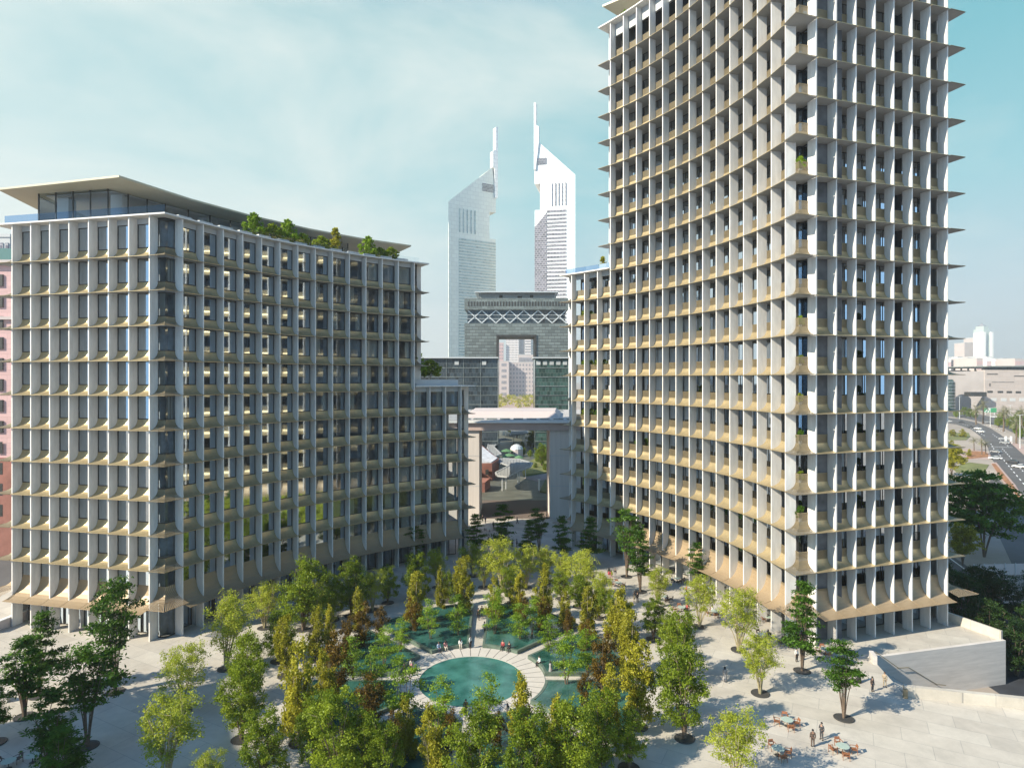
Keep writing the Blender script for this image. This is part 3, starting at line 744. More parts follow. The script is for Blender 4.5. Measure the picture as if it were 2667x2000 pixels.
# ------------------------------------------------------------------ trees
def leaf_cloud(name, clumps, size, m, tint_of, flat=0.0, aspect=0.55):
    """clumps: (centre, (rx, ry, rz), count); every leaf a small rhombus"""
    Cn = []; T = []
    for c, r_, n in clumps:
        q = rng.normal(0, 0.5, (n, 3)); q = np.clip(q, -1.1, 1.1) * np.array(r_)
        Cn.append(q + np.array(c)); T.append(np.full(n, tint_of(c)) + rng.normal(0, 0.085, n))
    Cn = np.concatenate(Cn); T = np.clip(np.concatenate(T), 0, 1)
    n = len(Cn)
    nr = rng.normal(0, 1, (n, 3)); nr[:, 2] = nr[:, 2] * (1 - flat) + flat * 2.2 * np.sign(rng.random(n) - 0.1); nr /= np.linalg.norm(nr, axis=1)[:, None]
    u = np.cross(nr, rng.normal(0, 1, (n, 3))); u /= np.linalg.norm(u, axis=1)[:, None]
    w = np.cross(nr, u); s = size * rng.uniform(0.6, 1.25, n)[:, None]
    P = np.stack([Cn + u * s, Cn + w * s * aspect + nr * s * 0.15, Cn - u * s, Cn - w * s * aspect + nr * s * 0.15], 1).reshape(-1, 3)
    me = bpy.data.meshes.new(name)
    me.vertices.add(4 * n); me.vertices.foreach_set('co', P.ravel())
    me.loops.add(4 * n); me.loops.foreach_set('vertex_index', np.arange(4 * n))
    me.polygons.add(n); me.polygons.foreach_set('loop_start', np.arange(0, 4 * n, 4))
    me.update(calc_edges=True)
    at = me.attributes.new('tint', 'FLOAT', 'FACE'); at.data.foreach_set('value', T.astype(np.float32))
    me.materials.append(m)
    return me

def tree_proto(kind, seed, H, prof, zr, nclump, per, size, m, bark, stems, spread, crad, flat=0.0, seedgap=0.9, ring=True, asp=0.55, top_light=0.0, lean=0.0, lob_n=15, lob_r=1.0, lob_h=1.2):
    """prof(h) radius at relative height; zr (z0, z1) relative crown range"""
    rnd = random.Random(seed)
    off = Vector((rnd.uniform(0, 50), rnd.uniform(0, 50), 0))
    lobes = []
    nl = lob_n
    for i in range(nl):
        t = (i + rnd.uniform(0.1, 0.9)) / nl; a = i * 2.399 + rnd.uniform(-.5, .5)
        rr = prof(t); q = rr * rnd.uniform(0.25, 0.72)
        if t > 0.85: q *= 0.5
        lr = max(0.35, rr * rnd.uniform(0.42, 0.68)) * lob_r
        lobes.append((Vector((q * math.cos(a) + lean * t, q * math.sin(a), (zr[0] + (zr[1] - zr[0]) * t) * H)), lr, lr * lob_h * rnd.uniform(0.8, 1.3)))
    cl = []
    wsum = sum(l[1] ** 2 * l[2] for l in lobes)
    for c, lr, lh in lobes:
        n_ = max(3, int(nclump * lr * lr * lh / wsum))
        k = 0; tr = 0
        while k < n_ and tr < n_ * 20:
            tr += 1
            v = Vector((rnd.gauss(0, 1), rnd.gauss(0, 1), rnd.gauss(0, 1))).normalized() * (rnd.uniform(0.1, 1.0) ** 0.5)
            p = c + Vector((v.x * lr, v.y * lr, v.z * lh))
            if p.z < zr[0] * H * 0.8 or p.z > H * 1.03: continue
            if noise.noise(p * seedgap + off) < -0.10: continue
            s_ = rnd.uniform(0.65, 1.3); k += 1
            cl.append((p, (crad[0] * s_, crad[0] * s_, crad[1] * s_), int(per * rnd.uniform(0.5, 1.5))))
    def tint(c): return 0.45 + 0.42 * noise.noise(Vector(c) * 0.9 + off)
    crown = leaf_cloud('crown', cl, size, m, tint, flat, asp)
    mb = MB()
    tops = []
    for i in range(stems):
        a = 2 * PI * i / stems + rnd.uniform(-0.3, 0.3); sp = spread * rnd.uniform(0.35, 1.0); hh = H * rnd.uniform(0.62, 0.92)
        pts = []; wob = rnd.uniform(-0.2, 0.2)
        for j in range(6):
            t = j / 5
            q = sp * (0.45 * t + 0.55 * t * t) if j else 0.0
            pts.append((0.10 * math.cos(a) + q * math.cos(a + wob * t) + lean * t * hh / H, 0.10 * math.sin(a) + q * math.sin(a + wob * t), hh * t))
        r0 = 0.075 * H / 8 * (1.5 if stems < 5 else 1.0)
        mb.tube(pts, [r0 * (1 - 0.8 * j / 5) for j in range(6)], 5)
        tops.append(pts)
    for c, _, _ in cl[::3]:
        best = min(tops, key=lambda P: min((Vector(q) - c).length for q in P))
        q = min((Vector(x) for x in best), key=lambda x: (x - c).length + max(0, x.z - c.z + 0.3) * 3)
        mb.tube([q, q.lerp(c, 0.5) + Vector((0, 0, -0.06)), c], [0.022 * H / 8, 0.016 * H / 8, 0.008], 4, cap=False)
    return dict(kind=kind, H=H, crown=crown, trunk=mb.mesh('trunk', bark), ring=ring)

LM = dict(D=leaf_mat('dark_layered_leaves', (0.016, 0.056, 0.005), (0.14, 0.28, 0.024), 0.40),
          Y=leaf_mat('yellow_green_leaves', (0.19, 0.25, 0.018), (0.58, 0.62, 0.08), 0.50),
          G=leaf_mat('green_leaves', (0.042, 0.095, 0.005), (0.35, 0.43, 0.032), 0.43),
          O=leaf_mat('olive_leaves', (0.115, 0.13, 0.007), (0.54, 0.50, 0.048), 0.43),
          Rr=leaf_mat('rust_leaves', (0.062, 0.040, 0.008), (0.24, 0.15, 0.02), 0.38),
          L=leaf_mat('fresh_green_leaves', (0.070, 0.155, 0.007), (0.36, 0.51, 0.042), 0.46))
def dome(t): return math.sqrt(max(0.0, 1 - (2 * t - 1) ** 2))
def vase(t): return 0.30 + 1.5 * t * (1.12 - t) * 1.75 if t < 0.97 else 0.4
PROTO = {
 'D': [tree_proto('D', 1, 10, lambda t: 2.7 * (1.12 - 0.72 * t), (0.30, 0.98), 78, 46, 0.25, LM['D'], M['bark'], 9, 1.9, (0.95, 0.15), 0.8, 0.6, asp=0.40, lob_n=22, lob_r=1.0, lob_h=0.16),
       tree_proto('D', 2, 10, lambda t: 2.3 * (1.0 + 0.3 * math.sin(t * 7)) * (1.1 - 0.55 * t), (0.27, 0.98), 80, 46, 0.25, LM['D'], M['bark'], 8, 1.7, (0.90, 0.15), 0.8, 0.6, asp=0.40, lob_n=24, lob_r=1.0, lob_h=0.16),
       tree_proto('D', 3, 10, lambda t: 3.0 * (0.5 + 0.6 * math.sin(0.5 + t * 2.3)), (0.38, 0.98), 84, 46, 0.25, LM['D'], M['bark'], 10, 2.2, (1.0, 0.16), 0.8, 0.6, asp=0.40, lob_n=20, lob_r=1.0, lob_h=0.18)],
 'Y': [tree_proto('Y', 11, 8, lambda t: 2.5 * vase(t), (0.32, 0.98), 210, 34, 0.10, LM['Y'], M['bark_l'], 12, 2.1, (0.42, 0.42), 0.1, 0.9, lob_n=22, lob_r=0.85, lob_h=1.5),
       tree_proto('Y', 12, 8, lambda t: 2.3 * vase(t), (0.30, 0.98), 205, 34, 0.10, LM['Y'], M['bark_l'], 12, 1.9, (0.40, 0.46), 0.1, 0.9, lob_n=24, lob_r=0.8, lob_h=1.6),
       tree_proto('Y', 13, 8, lambda t: 2.7 * vase(t * .9), (0.34, 0.98), 210, 34, 0.10, LM['Y'], M['bark_l'], 11, 2.3, (0.42, 0.44), 0.1, 0.9, lob_n=20, lob_r=0.85, lob_h=1.4)],
 'G': [tree_proto('G', 21, 8, lambda t: 2.5 * dome(0.10 + 0.86 * t) ** 0.8, (0.18, 0.98), 200, 58, 0.11, LM['G'], M['bark'], 9, 1.8, (0.44, 0.40), 0.15, 0.8, lob_n=16, lob_r=1.0, lob_h=1.1),
       tree_proto('G', 22, 8, lambda t: 2.7 * dome(0.14 + 0.82 * t) ** 0.7, (0.22, 0.98), 205, 58, 0.11, LM['G'], M['bark'], 10, 1.9, (0.44, 0.38), 0.15, 0.8, lob_n=18, lob_r=0.95, lob_h=1.1),
       tree_proto('G', 23, 8, lambda t: 2.5 * (0.45 + 0.62 * math.sin(0.5 + 2.2 * t)), (0.20, 0.98), 200, 58, 0.11, LM['G'], M['bark'], 9, 1.9, (0.42, 0.42), 0.15, 0.8, lob_n=14, lob_r=1.05, lob_h=1.2)],
 'O': [tree_proto('O', 31, 8, lambda t: 1.75 * dome(0.10 + 0.84 * t) ** 0.7, (0.10, 0.98), 165, 56, 0.115, LM['O'], M['bark_l'], 8, 1.2, (0.36, 0.42), 0.2, 0.9, asp=0.7, lob_n=15, lob_r=1.0, lob_h=1.6),
       tree_proto('O', 32, 8, lambda t: 1.95 * dome(0.15 + 0.78 * t) ** 0.8 * (1.15 - 0.45 * t), (0.08, 0.98), 165, 56, 0.115, LM['O'], M['bark_l'], 8, 1.3, (0.36, 0.45), 0.2, 0.9, asp=0.7, lob_n=14, lob_r=1.0, lob_h=1.7),
       tree_proto('O', 33, 8, lambda t: 1.7 * (0.5 + 0.55 * math.sin(0.4 + 2.5 * t)), (0.10, 0.98), 155, 56, 0.115, LM['O'], M['bark_l'], 8, 1.4, (0.36, 0.42), 0.2, 0.9, asp=0.7, lob_n=13, lob_r=1.1, lob_h=1.6)],
 'R': [tree_proto('R', 41, 6, lambda t: 1.35 * dome(0.12 + 0.83 * t) ** 0.8, (0.14, 0.98), 90, 46, 0.105, LM['Rr'], M['bark'], 7, 0.9, (0.34, 0.36), 0.2, 1.0, lob_n=11, lob_r=1.0, lob_h=1.3),
       tree_proto('R', 42, 6, lambda t: 1.3 * (0.5 + 0.6 * math.sin(0.3 + 2.6 * t)), (0.12, 0.98), 90, 46, 0.105, LM['Rr'], M['bark'], 7, 1.0, (0.34, 0.38), 0.2, 1.0, lob_n=10, lob_r=1.05, lob_h=1.5)],
 'L': [tree_proto('L', 51, 6, lambda t: 1.6 * dome(0.20 + 0.72 * t) * (1.2 - 0.5 * t), (0.20, 0.98), 66, 40, 0.13, LM['L'], M['bark'], 5, 0.9, (0.60, 0.16), 0.6, 1.0, asp=0.38, lob_n=14, lob_r=0.95, lob_h=0.45),
       tree_proto('L', 52, 6, lambda t: 1.6 * (0.5 + 0.6 * math.sin(0.5 + 2.3 * t)), (0.26, 0.98), 66, 40, 0.13, LM['L'], M['bark'], 5, 1.1, (0.62, 0.18), 0.6, 1.0, asp=0.38, lob_n=13, lob_r=0.95, lob_h=0.5)],
}
mb = MB(); mb.lathe([(1.05, 0.0), (1.05, 0.07), (0.98, 0.09), (0.9, 0.05)], n=24); RING = mb.mesh('planting_ring', M['ring'])
DESC = {'D': ('maple_tree', 'dark multi-stem tree with layered leaves'), 'Y': ('willow_tree', 'airy yellow-green vase shaped tree'), 'G': ('leafy_tree', 'leafy mid-green tree'),
        'O': ('olive_tree', 'dense olive-yellow tree'), 'R': ('rust_tree', 'small rust-brown tree'), 'L': ('feathery_tree', 'feathery bright green tree')}
GRP = {'D': 'dark layered trees', 'Y': 'yellow-green trees', 'G': 'leafy green trees', 'O': 'olive-yellow trees', 'R': 'rust-brown trees', 'L': 'feathery trees standing in the pools'}
def plant_tree(kind, x, y, h, where, i, wide=1.0, ring=True, z=0.0):
    P = PROTO[kind][i % len(PROTO[kind])]
    nm, ds = DESC[kind]
    s = h / P['H']
    wide *= {'Y': 1.12, 'G': 0.98, 'O': 0.95, 'L': 0.98, 'D': 0.92, 'R': 0.9}[kind]
    t = thing(nm, ds + ' ' + where, 'tree', (x, y, z), (i * 2.399) % (2 * PI), GRP[kind])
    t.scale = (s * wide, s * wide, s)
    if i > 0: t.rotation_euler = (0.05 * math.sin(i * 1.7), 0.05 * math.cos(i * 2.3), t.rotation_euler[2])
    link('trunk', P['trunk'], t); link('crown', P['crown'], t)
    if ring: link('planting_ring', RING, t).scale = (1 / s / wide,) * 2 + (1 / s,)
    return t
# kind, base pixel x, base pixel y, top pixel y, width, where it is
TREES = [
 ('D', 64, 1866, 1652, 1.15, 'at the left edge, darkest and broadest there'), ('D', 100, 1812, 1590, 0.85, 'rising tall behind the darkest left edge tree'), ('D', 228, 1943, 1672, 1.0, 'with its dark ring plate in the shade at left'),
 ('D', 128, 2030, 1800, 1.1, 'in the bottom left corner, upper of two'), ('D', 152, 2075, 1893, 1.25, 'in the bottom left corner, lower of two'), ('D', 300, 1802, 1500, 0.72, 'slender and tallest, in front of the lower building corner'), ('D', -14, 1935, 1780, 1.0, 'half cut by the left picture edge'),
 ('Y', 588, 1742, 1552, 1.05, 'on the sunny paving near the lower building corner'), ('Y', 474, 1852, 1684, 1.0, 'alone at the edge of the blue shade'), ('Y', 434, 2043, 1812, 1.1, 'tall in the blue shade at bottom left'), ('Y', 535, 2100, 1960, 1.0, 'showing only its top at the bottom edge'),
 ('G', 629, 1925, 1735, 1.1, 'with a dark ring plate left of the olive column'), ('G', 640, 1826, 1650, 1.05, 'just behind the ringed tree at left'), ('O', 779, 1935, 1662, 0.85, 'tall and columnar left of the pools'), ('G', 690, 2040, 1858, 1.15, 'at the bottom edge, darkest of the left ones'),
 ('Y', 689, 1635, 1525, 1.25, 'against the awnings of the lower building'), ('G', 790, 1640, 1458, 1.15, 'large and bushy before the lower building'), ('G', 866, 1614, 1500, 1.1, 'beside the large bushy one, second from left'), ('G', 915, 1603, 1456, 1.0, 'before the awnings, right of the large bushy ones'),
 ('G', 725, 1722, 1595, 1.15, 'by the far left tip of the pools'), ('O', 826, 1718, 1585, 1.0, 'at the far left of the pools'), ('R', 877, 1829, 1650, 1.0, 'tall by the left path between the pools'), ('R', 964, 1930, 1768, 1.05, 'in the near left pool'),
 ('R', 948, 1690, 1570, 1.15, 'in the far left pool'), ('R', 902, 1722, 1610, 1.0, 'at the outer end of the left pools'), ('R', 992, 1660, 1575, 1.1, 'behind the far left pool'), ('O', 862, 1690, 1580, 0.9, 'second from left behind the pools'),
 ('L', 1000, 1742, 1632, 1.0, 'in the left pool near the diagonal path'), ('L', 972, 1822, 1682, 1.0, 'beside the left path'), ('L', 1059, 1900, 1712, 0.95, 'left of the round pool, tall and dark below'), ('L', 1044, 1706, 1612, 1.0, 'at the corner of the diagonal path'),
 ('L', 1122, 1671, 1565, 0.9, 'in the pool behind, left of two'), ('L', 1194, 1661, 1548, 0.95, 'in the pool behind, beside the straight path'), ('L', 1289, 1658, 1535, 0.95, 'just right of the straight path'), ('L', 1355, 1672, 1568, 1.0, 'in the pool behind the seated couple'),
 ('G', 1082, 1560, 1444, 1.1, 'round crowned before the far end of the lower building'), ('O', 1078, 1632, 1492, 0.95, 'over a rust tree left of the straight path'), ('R', 1078, 1650, 1555, 1.0, 'at the back of the pool left of the straight path'), ('O', 1150, 1590, 1480, 0.75, 'thin and pointed behind the pools'),
 ('O', 1210, 1604, 1455, 1.0, 'left of the straight path, broad'), ('Y', 1232, 1500, 1415, 1.35, 'left of the straight path, far back'), ('G', 1170, 1566, 1490, 0.9, 'small behind the thin pointed one'), ('Y', 1308, 1538, 1405, 1.15, 'tallest at the far end of the straight path'),
 ('O', 1290, 1612, 1498, 0.9, 'right of the straight path, nearest to it'), ('O', 1350, 1604, 1490, 0.95, 'second right of the straight path'), ('R', 1362, 1625, 1545, 1.0, 'in the pool right of the straight path'), ('Y', 1420, 1520, 1428, 1.3, 'in the middle of the far row'),
 ('O', 1415, 1614, 1475, 0.95, 'third right of the straight path, tall'), ('R', 1411, 1645, 1560, 1.0, 'under the tall third olive one'), ('G', 1462, 1560, 1488, 1.2, 'small behind the right pools'), ('Y', 1520, 1562, 1440, 1.05, 'near the trio of walking people'), ('G', 1508, 1580, 1495, 1.25, 'low and round near the trio'),
 ('O', 1470, 1645, 1535, 0.85, 'behind the diagonal path at right'), ('R', 1478, 1660, 1585, 0.9, 'at the end of the right diagonal path'), ('O', 1530, 1666, 1530, 0.9, 'between the right diagonal path and the tables'), ('O', 1610, 1680, 1530, 1.1, 'in front of the man in a dark suit'), ('G', 1560, 1610, 1535, 1.0, 'low beside the right pools'),
 ('O', 1642, 1757, 1592, 1.05, 'at the right rim of the pools'), ('R', 1527, 1702, 1618, 1.25, 'in the right pool, short and round'), ('R', 1567, 1808, 1645, 1.05, 'in the right pool, tall'), ('R', 1522, 1852, 1752, 0.9, 'in the near right pool, smallest'), ('L', 1475, 1790, 1645, 1.05, 'right of the round pool'), ('L', 1428, 1704, 1600, 1.0, 'by the right diagonal path'),
 ('O', 1662, 1892, 1680, 1.0, 'large, near right of the pools'), ('G', 1701, 1665, 1560, 1.1, 'with a ring plate, before the tower tables'), ('G', 1770, 1780, 1598, 1.05, 'large, behind the ringed front one'), ('G', 1783, 1923, 1686, 0.98, 'with a ring plate, biggest on the right plaza'), ('G', 1745, 1690, 1600, 0.9, 'small beside the ringed one near the tower'),
 ('Y', 1924, 1693, 1538, 1.05, 'at the foot of the tower corner'), ('Y', 1980, 1806, 1652, 1.05, 'with a ring plate on the sunny right plaza'), ('Y', 1712, 1582, 1480, 1.1, 'slim, nearest to the dark suited couple'), ('Y', 1821, 1632, 1508, 1.05, 'between the tower tables'), ('Y', 1915, 2045, 1858, 1.15, 'palest, at the bottom edge by the wooden chairs'),
 ('D', 2089, 1747, 1512, 0.78, 'in front of the tower corner'), ('D', 2198, 1870, 1672, 0.92, 'standing alone near the stair parapet'),
 ('D', 1310, 1460, 1310, 0.85, 'before the concrete portal, tallest'), ('D', 1376, 1466, 1352, 0.85, 'before the portal, left of a pair'), ('D', 1405, 1448, 1322, 0.72, 'before the portal, right of a pair'), ('D', 1469, 1480, 1340, 0.75, 'before the portal right leg'), ('D', 1531, 1472, 1345, 0.9, 'at the shaded end of the tower'),
 ('D', 1632, 1502, 1322, 0.78, 'tallest before the curved tower front'), ('D', 1668, 1541, 1380, 0.85, 'beside the tallest tower front one'), ('D', 1236, 1452, 1338, 0.95, 'at the far end of the lower building'), ('D', 1081, 1466, 1370, 0.95, 'under the awnings of the lower building'), ('D', 1818, 1540, 1412, 0.9, 'before the middle of the tower front'),
 ('G', 879, 2050, 1805, 1.05, 'at the bottom edge, left of the near path, tall'), ('G', 1010, 2052, 1890, 1.1, 'at the bottom edge, second left of the near path'), ('R', 1030, 1965, 1850, 1.1, 'in the near pool left of the near path'), ('O', 1120, 2034, 1830, 0.95, 'at the bottom edge, beside the near path'),
 ('O', 1365, 1962, 1756, 0.85, 'in front of the round pool at right'), ('L', 1147, 1937, 1764, 0.95, 'before the round pool, left of two'), ('L', 1265, 1947, 1766, 0.95, 'before the round pool, right of two'), ('R', 1175, 1960, 1850, 1.0, 'below the left feathery one at the round pool'), ('R', 1300, 1955, 1850, 1.0, 'right of the near path by the round pool'),
 ('G', 1245, 2085, 1848, 1.0, 'in the bottom middle, left'), ('G', 1385, 2095, 1858, 1.05, 'in the bottom middle, darkest'), ('G', 1488, 2062, 1815, 1.0, 'at the bottom, tallest right of the near path'), ('Y', 1140, 1530, 1432, 1.1, 'pale, behind the thin pointed olive one'), ('G', 1010, 1570, 1478, 1.05, 'third from left before the lower building'), ('Y', 1260, 1530, 1440, 1.05, 'pale, left of the tallest one at the straight path'), ('Y', 1470, 1535, 1440, 1.05, 'pale, third of the far row'), ('G', 1330, 1570, 1480, 1.0, 'green, under the tallest pale one'), ('O', 745, 1760, 1610, 0.95, 'beside the columnar one, farther back'), ('Y', 1570, 1590, 1490, 1.0, 'pale, by the wooden table behind the couple'), ('G', 1605, 1640, 1545, 1.0, 'left of the dark suited couple'), ('G', 960, 2040, 1850, 1.0, 'at the bottom edge, between the left pools'), ('O', 1060, 1975, 1815, 0.9, 'near the inner end of the near left path'), ('G', 1560, 2010, 1800, 1.0, 'right of the near pool, bottom right of the grove'), ('O', 1580, 1925, 1735, 0.9, 'inside the near right pool edge'), ('O', 850, 1860, 1690, 0.95, 'at the outer end of the left path'), ('G', 820, 1990, 1815, 1.0, 'behind the bottom left tall one of the grove'), ('L', 1385, 1660, 1555, 0.9, 'at the outer part of the pool behind the couple'), ('L', 920, 1770, 1655, 1.0, 'at the outer part of the left pool'), ('L', 1530, 1760, 1640, 1.0, 'among the rust trees of the right pool'), ('Y', 970, 1590, 1490, 1.1, 'pale, left of the straight path before the shade'), ('Y', 820, 1640, 1520, 1.0, 'pale, beside the large bushy one'), ('O', 930, 1640, 1530, 0.9, 'behind the far left rust trees'), ('Y', 1370, 1530, 1425, 1.1, 'second from the left of the pale far row'),
 ('G', 1638, 2000, 1850, 0.95, 'at the bottom, small by the big ringed one'), ('O', 1440, 2000, 1815, 0.9, 'between the bottom green trees'),
]
for i, (k, bx, by, ty, wd, where) in enumerate(TREES):
    x, y, _ = G(bx, by); h = (by - ty) / F * y * 1.0
    inpool = abs(math.hypot((x - PCX) / 19.6, (y - PCY) / 25.0)) < 1.0
    plant_tree(k, x, y, h, where, i, wd, ring=not inpool)
# ------------------------------------------------------------------ people
def skin(name, verts, edges, root=0, sub=1):
    me = bpy.data.meshes.new(name); me.from_pydata([v[0] for v in verts], edges, [])
    o = bpy.data.objects.new(name, me); COL.objects.link(o)
    o.modifiers.new('Skin', 'SKIN').use_smooth_shade = True
    for i, (c, r_) in enumerate(verts):
        me.skin_vertices[0].data[i].radius = r_ if isinstance(r_, tuple) else (r_, r_)
        me.skin_vertices[0].data[i].use_root = (i == root)
    s = o.modifiers.new('Subsurf', 'SUBSURF'); s.levels = sub; s.render_levels = sub
    dg = bpy.context.evaluated_depsgraph_get()
    out = bpy.data.meshes.new_from_object(o.evaluated_get(dg)); out.name = name
    bpy.data.objects.remove(o); bpy.data.meshes.remove(me)
    out.materials.clear(); out.materials.append(M['white'])
    return out

def joints(pose):
    J = dict(pel=(0, 0, .96), wai=(0, 0, 1.12), che=(0, -.005, 1.36), nec=(0, .0, 1.50), hed=(0, -.015, 1.57), mid=(0, -.02, 1.65), top=(0, -.01, 1.75))
    for s, n in ((1, 'L'), (-1, 'R')):
        J['sho' + n] = (s * .185, 0, 1.43); J['elb' + n] = (s * .245, .03, 1.14); J['wri' + n] = (s * .25, -.06, .90); J['pal' + n] = (s * .25, -.085, .83)
        J['hip' + n] = (s * .095, 0, .92); J['kne' + n] = (s * .105, -.02, .50); J['ank' + n] = (s * .11, .015, .10); J['toe' + n] = (s * .12, -.15, .04)
    if pose == 'walk':
        J['kneL'] = (.10, -.20, .52); J['ankL'] = (.10, -.27, .11); J['toeL'] = (.11, -.42, .07)
        J['kneR'] = (-.10, .06, .50); J['ankR'] = (-.10, .30, .16); J['toeR'] = (-.11, .19, .05)
        J['elbL'] = (.24, .12, 1.16); J['wriL'] = (.23, .13, .92); J['palL'] = (.23, .12, .85)
        J['elbR'] = (-.24, -.06, 1.15); J['wriR'] = (-.22, -.24, .99); J['palR'] = (-.22, -.30, .95)
    if pose == 'talk':
        J['elbR'] = (-.25, -.02, 1.14); J['wriR'] = (-.14, -.23, 1.16); J['palR'] = (-.10, -.29, 1.18)
        J['kneL'] = (.13, -.05, .50); J['ankL'] = (.15, -.03, .10); J['toeL'] = (.19, -.18, .04)
    if pose == 'sit':
        dz = -.40
        for k in list(J):
            x, y, z = J[k]
            if z > .83 and not k.startswith('ank'): J[k] = (x, y - .02 * (z - .9), z + dz)
        for s, n in ((1, 'L'), (-1, 'R')):
            J['kne' + n] = (s * .12, -.44, .52); J['ank' + n] = (s * .12, -.42, .10); J['toe' + n] = (s * .13, -.57, .04)
            J['elb' + n] = (s * .24, -.03, .76); J['wri' + n] = (s * .15, -.26, .63); J['pal' + n] = (s * .12, -.33, .62)
    return J

BODY = {}
def body_set(pose):
    if pose in BODY: return BODY[pose]
    J = joints(pose)
    def chain(spec, edges):
        names = [n for n, _ in spec]; return [(J[n], r_) for n, r_ in spec], [(names.index(a), names.index(b)) for a, b in edges]
    sp = [('pel', (.13, .09)), ('wai', (.125, .085)), ('che', (.15, .095)), ('nec', .052), ('hed', (.062, .07)), ('mid', (.075, .092)), ('top', (.06, .075))]
    eg = [('pel', 'wai'), ('wai', 'che'), ('che', 'nec'), ('nec', 'hed'), ('hed', 'mid'), ('mid', 'top')]
    for n in 'LR':
        sp += [('sho' + n, .055), ('elb' + n, .040), ('wri' + n, .027), ('pal' + n, (.038, .02)), ('hip' + n, .08), ('kne' + n, .052), ('ank' + n, .036), ('toe' + n, .03)]
        eg += [('che', 'sho' + n), ('sho' + n, 'elb' + n), ('elb' + n, 'wri' + n), ('wri' + n, 'pal' + n), ('pel', 'hip' + n), ('hip' + n, 'kne' + n), ('kne' + n, 'ank' + n), ('ank' + n, 'toe' + n)]
    v, e = chain(sp, eg)
    # five fingers of different lengths on each palm, and a nose
    for n in 'LR':
        p = Vector(J['pal' + n]); d = (p - Vector(J['wri' + n])).normalized(); ip = [k for k, _ in sp].index('pal' + n)
        side = d.cross(Vector((1, 0, 0))).normalized()
        for q, ln in ((-.03, .055), (-.01, .075), (.01, .07), (.028, .055)):
            a = p + side * q + d * .035; b = a + d * ln * .6 + Vector((0, -.008, 0)); c = b + d * ln * .4 + Vector((0, -.02, 0))
            k = len(v); v += [(tuple(a), .010), (tuple(b), .009), (tuple(c), .007)]; e += [(ip, k), (k, k + 1), (k + 1, k + 2)]
        a = p - side * .04 + Vector((0, -.015, 0)); b = a + d * .045 - side * .012
        k = len(v); v += [(tuple(a), .011), (tuple(b), .009)]; e += [(ip, k), (k, k + 1)]
    m_ = Vector(J['mid']); k = len(v); v.append((tuple(m_ + Vector((0, -.105, -.005))), .012)); e.append(([n for n, _ in sp].index('mid'), k))
    B = dict(body=skin('body', v, e))
    def sub(name, spec, edges): 
        v, e = chain(spec, edges); return skin(name, v, e)
    sp = [('che', (.18, .12)), ('wai', (.155, .115)), ('pel', (.165, .125)), ('nec', .062)]; eg = [('che', 'wai'), ('wai', 'pel'), ('che', 'nec')]
    for n in 'LR':
        sp += [('sho' + n, .072), ('elb' + n, .058), ('wri' + n, .045)]; eg += [('che', 'sho' + n), ('sho' + n, 'elb' + n), ('elb' + n, 'wri' + n)]
    B['jacket'] = sub('jacket', sp, eg)
    sp = [('pel', (.155, .115))]; eg = []
    for n in 'LR':
        sp += [('hip' + n, .105), ('kne' + n, .078), ('ank' + n, .062)]; eg += [('pel', 'hip' + n), ('hip' + n, 'kne' + n), ('kne' + n, 'ank' + n)]
    B['trousers'] = sub('trousers', sp, eg)
    mb = MB()
    for n in 'LR':
        a, b = Vector(J['ank' + n]), Vector(J['toe' + n]); mb.tube([a + Vector((0, .05, -.03)), a + Vector((0, -.02, -.035)), b, b + (b - a) * .15], [.04, .05, .045, .02], 7)
    B['shoes'] = mb.mesh('shoes', M['frame'], True)
    h = Vector(J['mid']); mb = MB()
    mb.lathe([(.098, -.03), (.112, .03), (.10, .09), (.06, .135), (.01, .145)], (h.x, h.y + .022, h.z), 10); B['hair'] = mb.mesh('hair', M['frame'], True)
    mb = MB(); mb.lathe([(.115, -.24), (.118, -.12), (.112, .03), (.10, .09), (.06, .14), (.01, .15)], (h.x, h.y + .03, h.z), 10); B['long_hair'] = mb.mesh('hair', M['frame'], True)
    if pose in ('stand', 'walk', 'talk'):
        mb = MB(); mb.lathe([(.30, .03), (.27, .35), (.21, .75), (.17, 1.0), (.165, 1.15), (.20, 1.36), (.10, 1.50)], (0, 0, 0), 14); B['robe'] = mb.mesh('robe', M['frame'], True)
        mb = MB(); mb.lathe([(.20, .52), (.20, .75), (.165, 1.0), (.15, 1.12)], (0, 0, 0), 14); B['skirt'] = mb.mesh('skirt', M['frame'], True)
    BODY[pose] = B
    return B
COLS = {k: mat('cloth_' + k, c, 0.85) for k, c in dict(black=(.018, .018, .02), charcoal=(.05, .05, .055), navy=(.025, .035, .08), brown=(.09, .06, .045), tan=(.33, .27, .19), white=(.72, .71, .69), blue=(.35, .45, .62),
        red=(.38, .06, .07), grey=(.28, .27, .27), pink=(.50, .22, .22), cream=(.55, .50, .42)).items()}
SKIN = [mat('skin', (.42, .25, .17), 0.55), mat('skin_tan', (.30, .17, .11), 0.55)]
def person(px, py, pose, top, bot, label, face=0.0, hair='hair', dress=None, z=0.0, group=None, xy=None):
    x, y, _ = G(px, py, z) if xy is None else (*xy, 0)
    B = body_set(pose)
    t = thing('person', label, 'person', (x, y, z), R(face), group or 'people on the plaza')
    def put(n, m):
        o = link(B[n].name.split('.')[0], B[n], t); o.material_slots[0].link = 'OBJECT'; o.material_slots[0].material = m
    put('body', SKIN[int(px) % 2])
    if dress == 'robe': put('robe', COLS[bot]); put('jacket', COLS[top]); put('long_hair', COLS['black'])
    else:
        put('jacket', COLS[top])
        put('skirt' if dress == 'skirt' else 'trousers', COLS[bot])
        put(hair, COLS['brown' if int(px) % 3 == 0 else 'black'])
    put('shoes', COLS['black'])
    return t
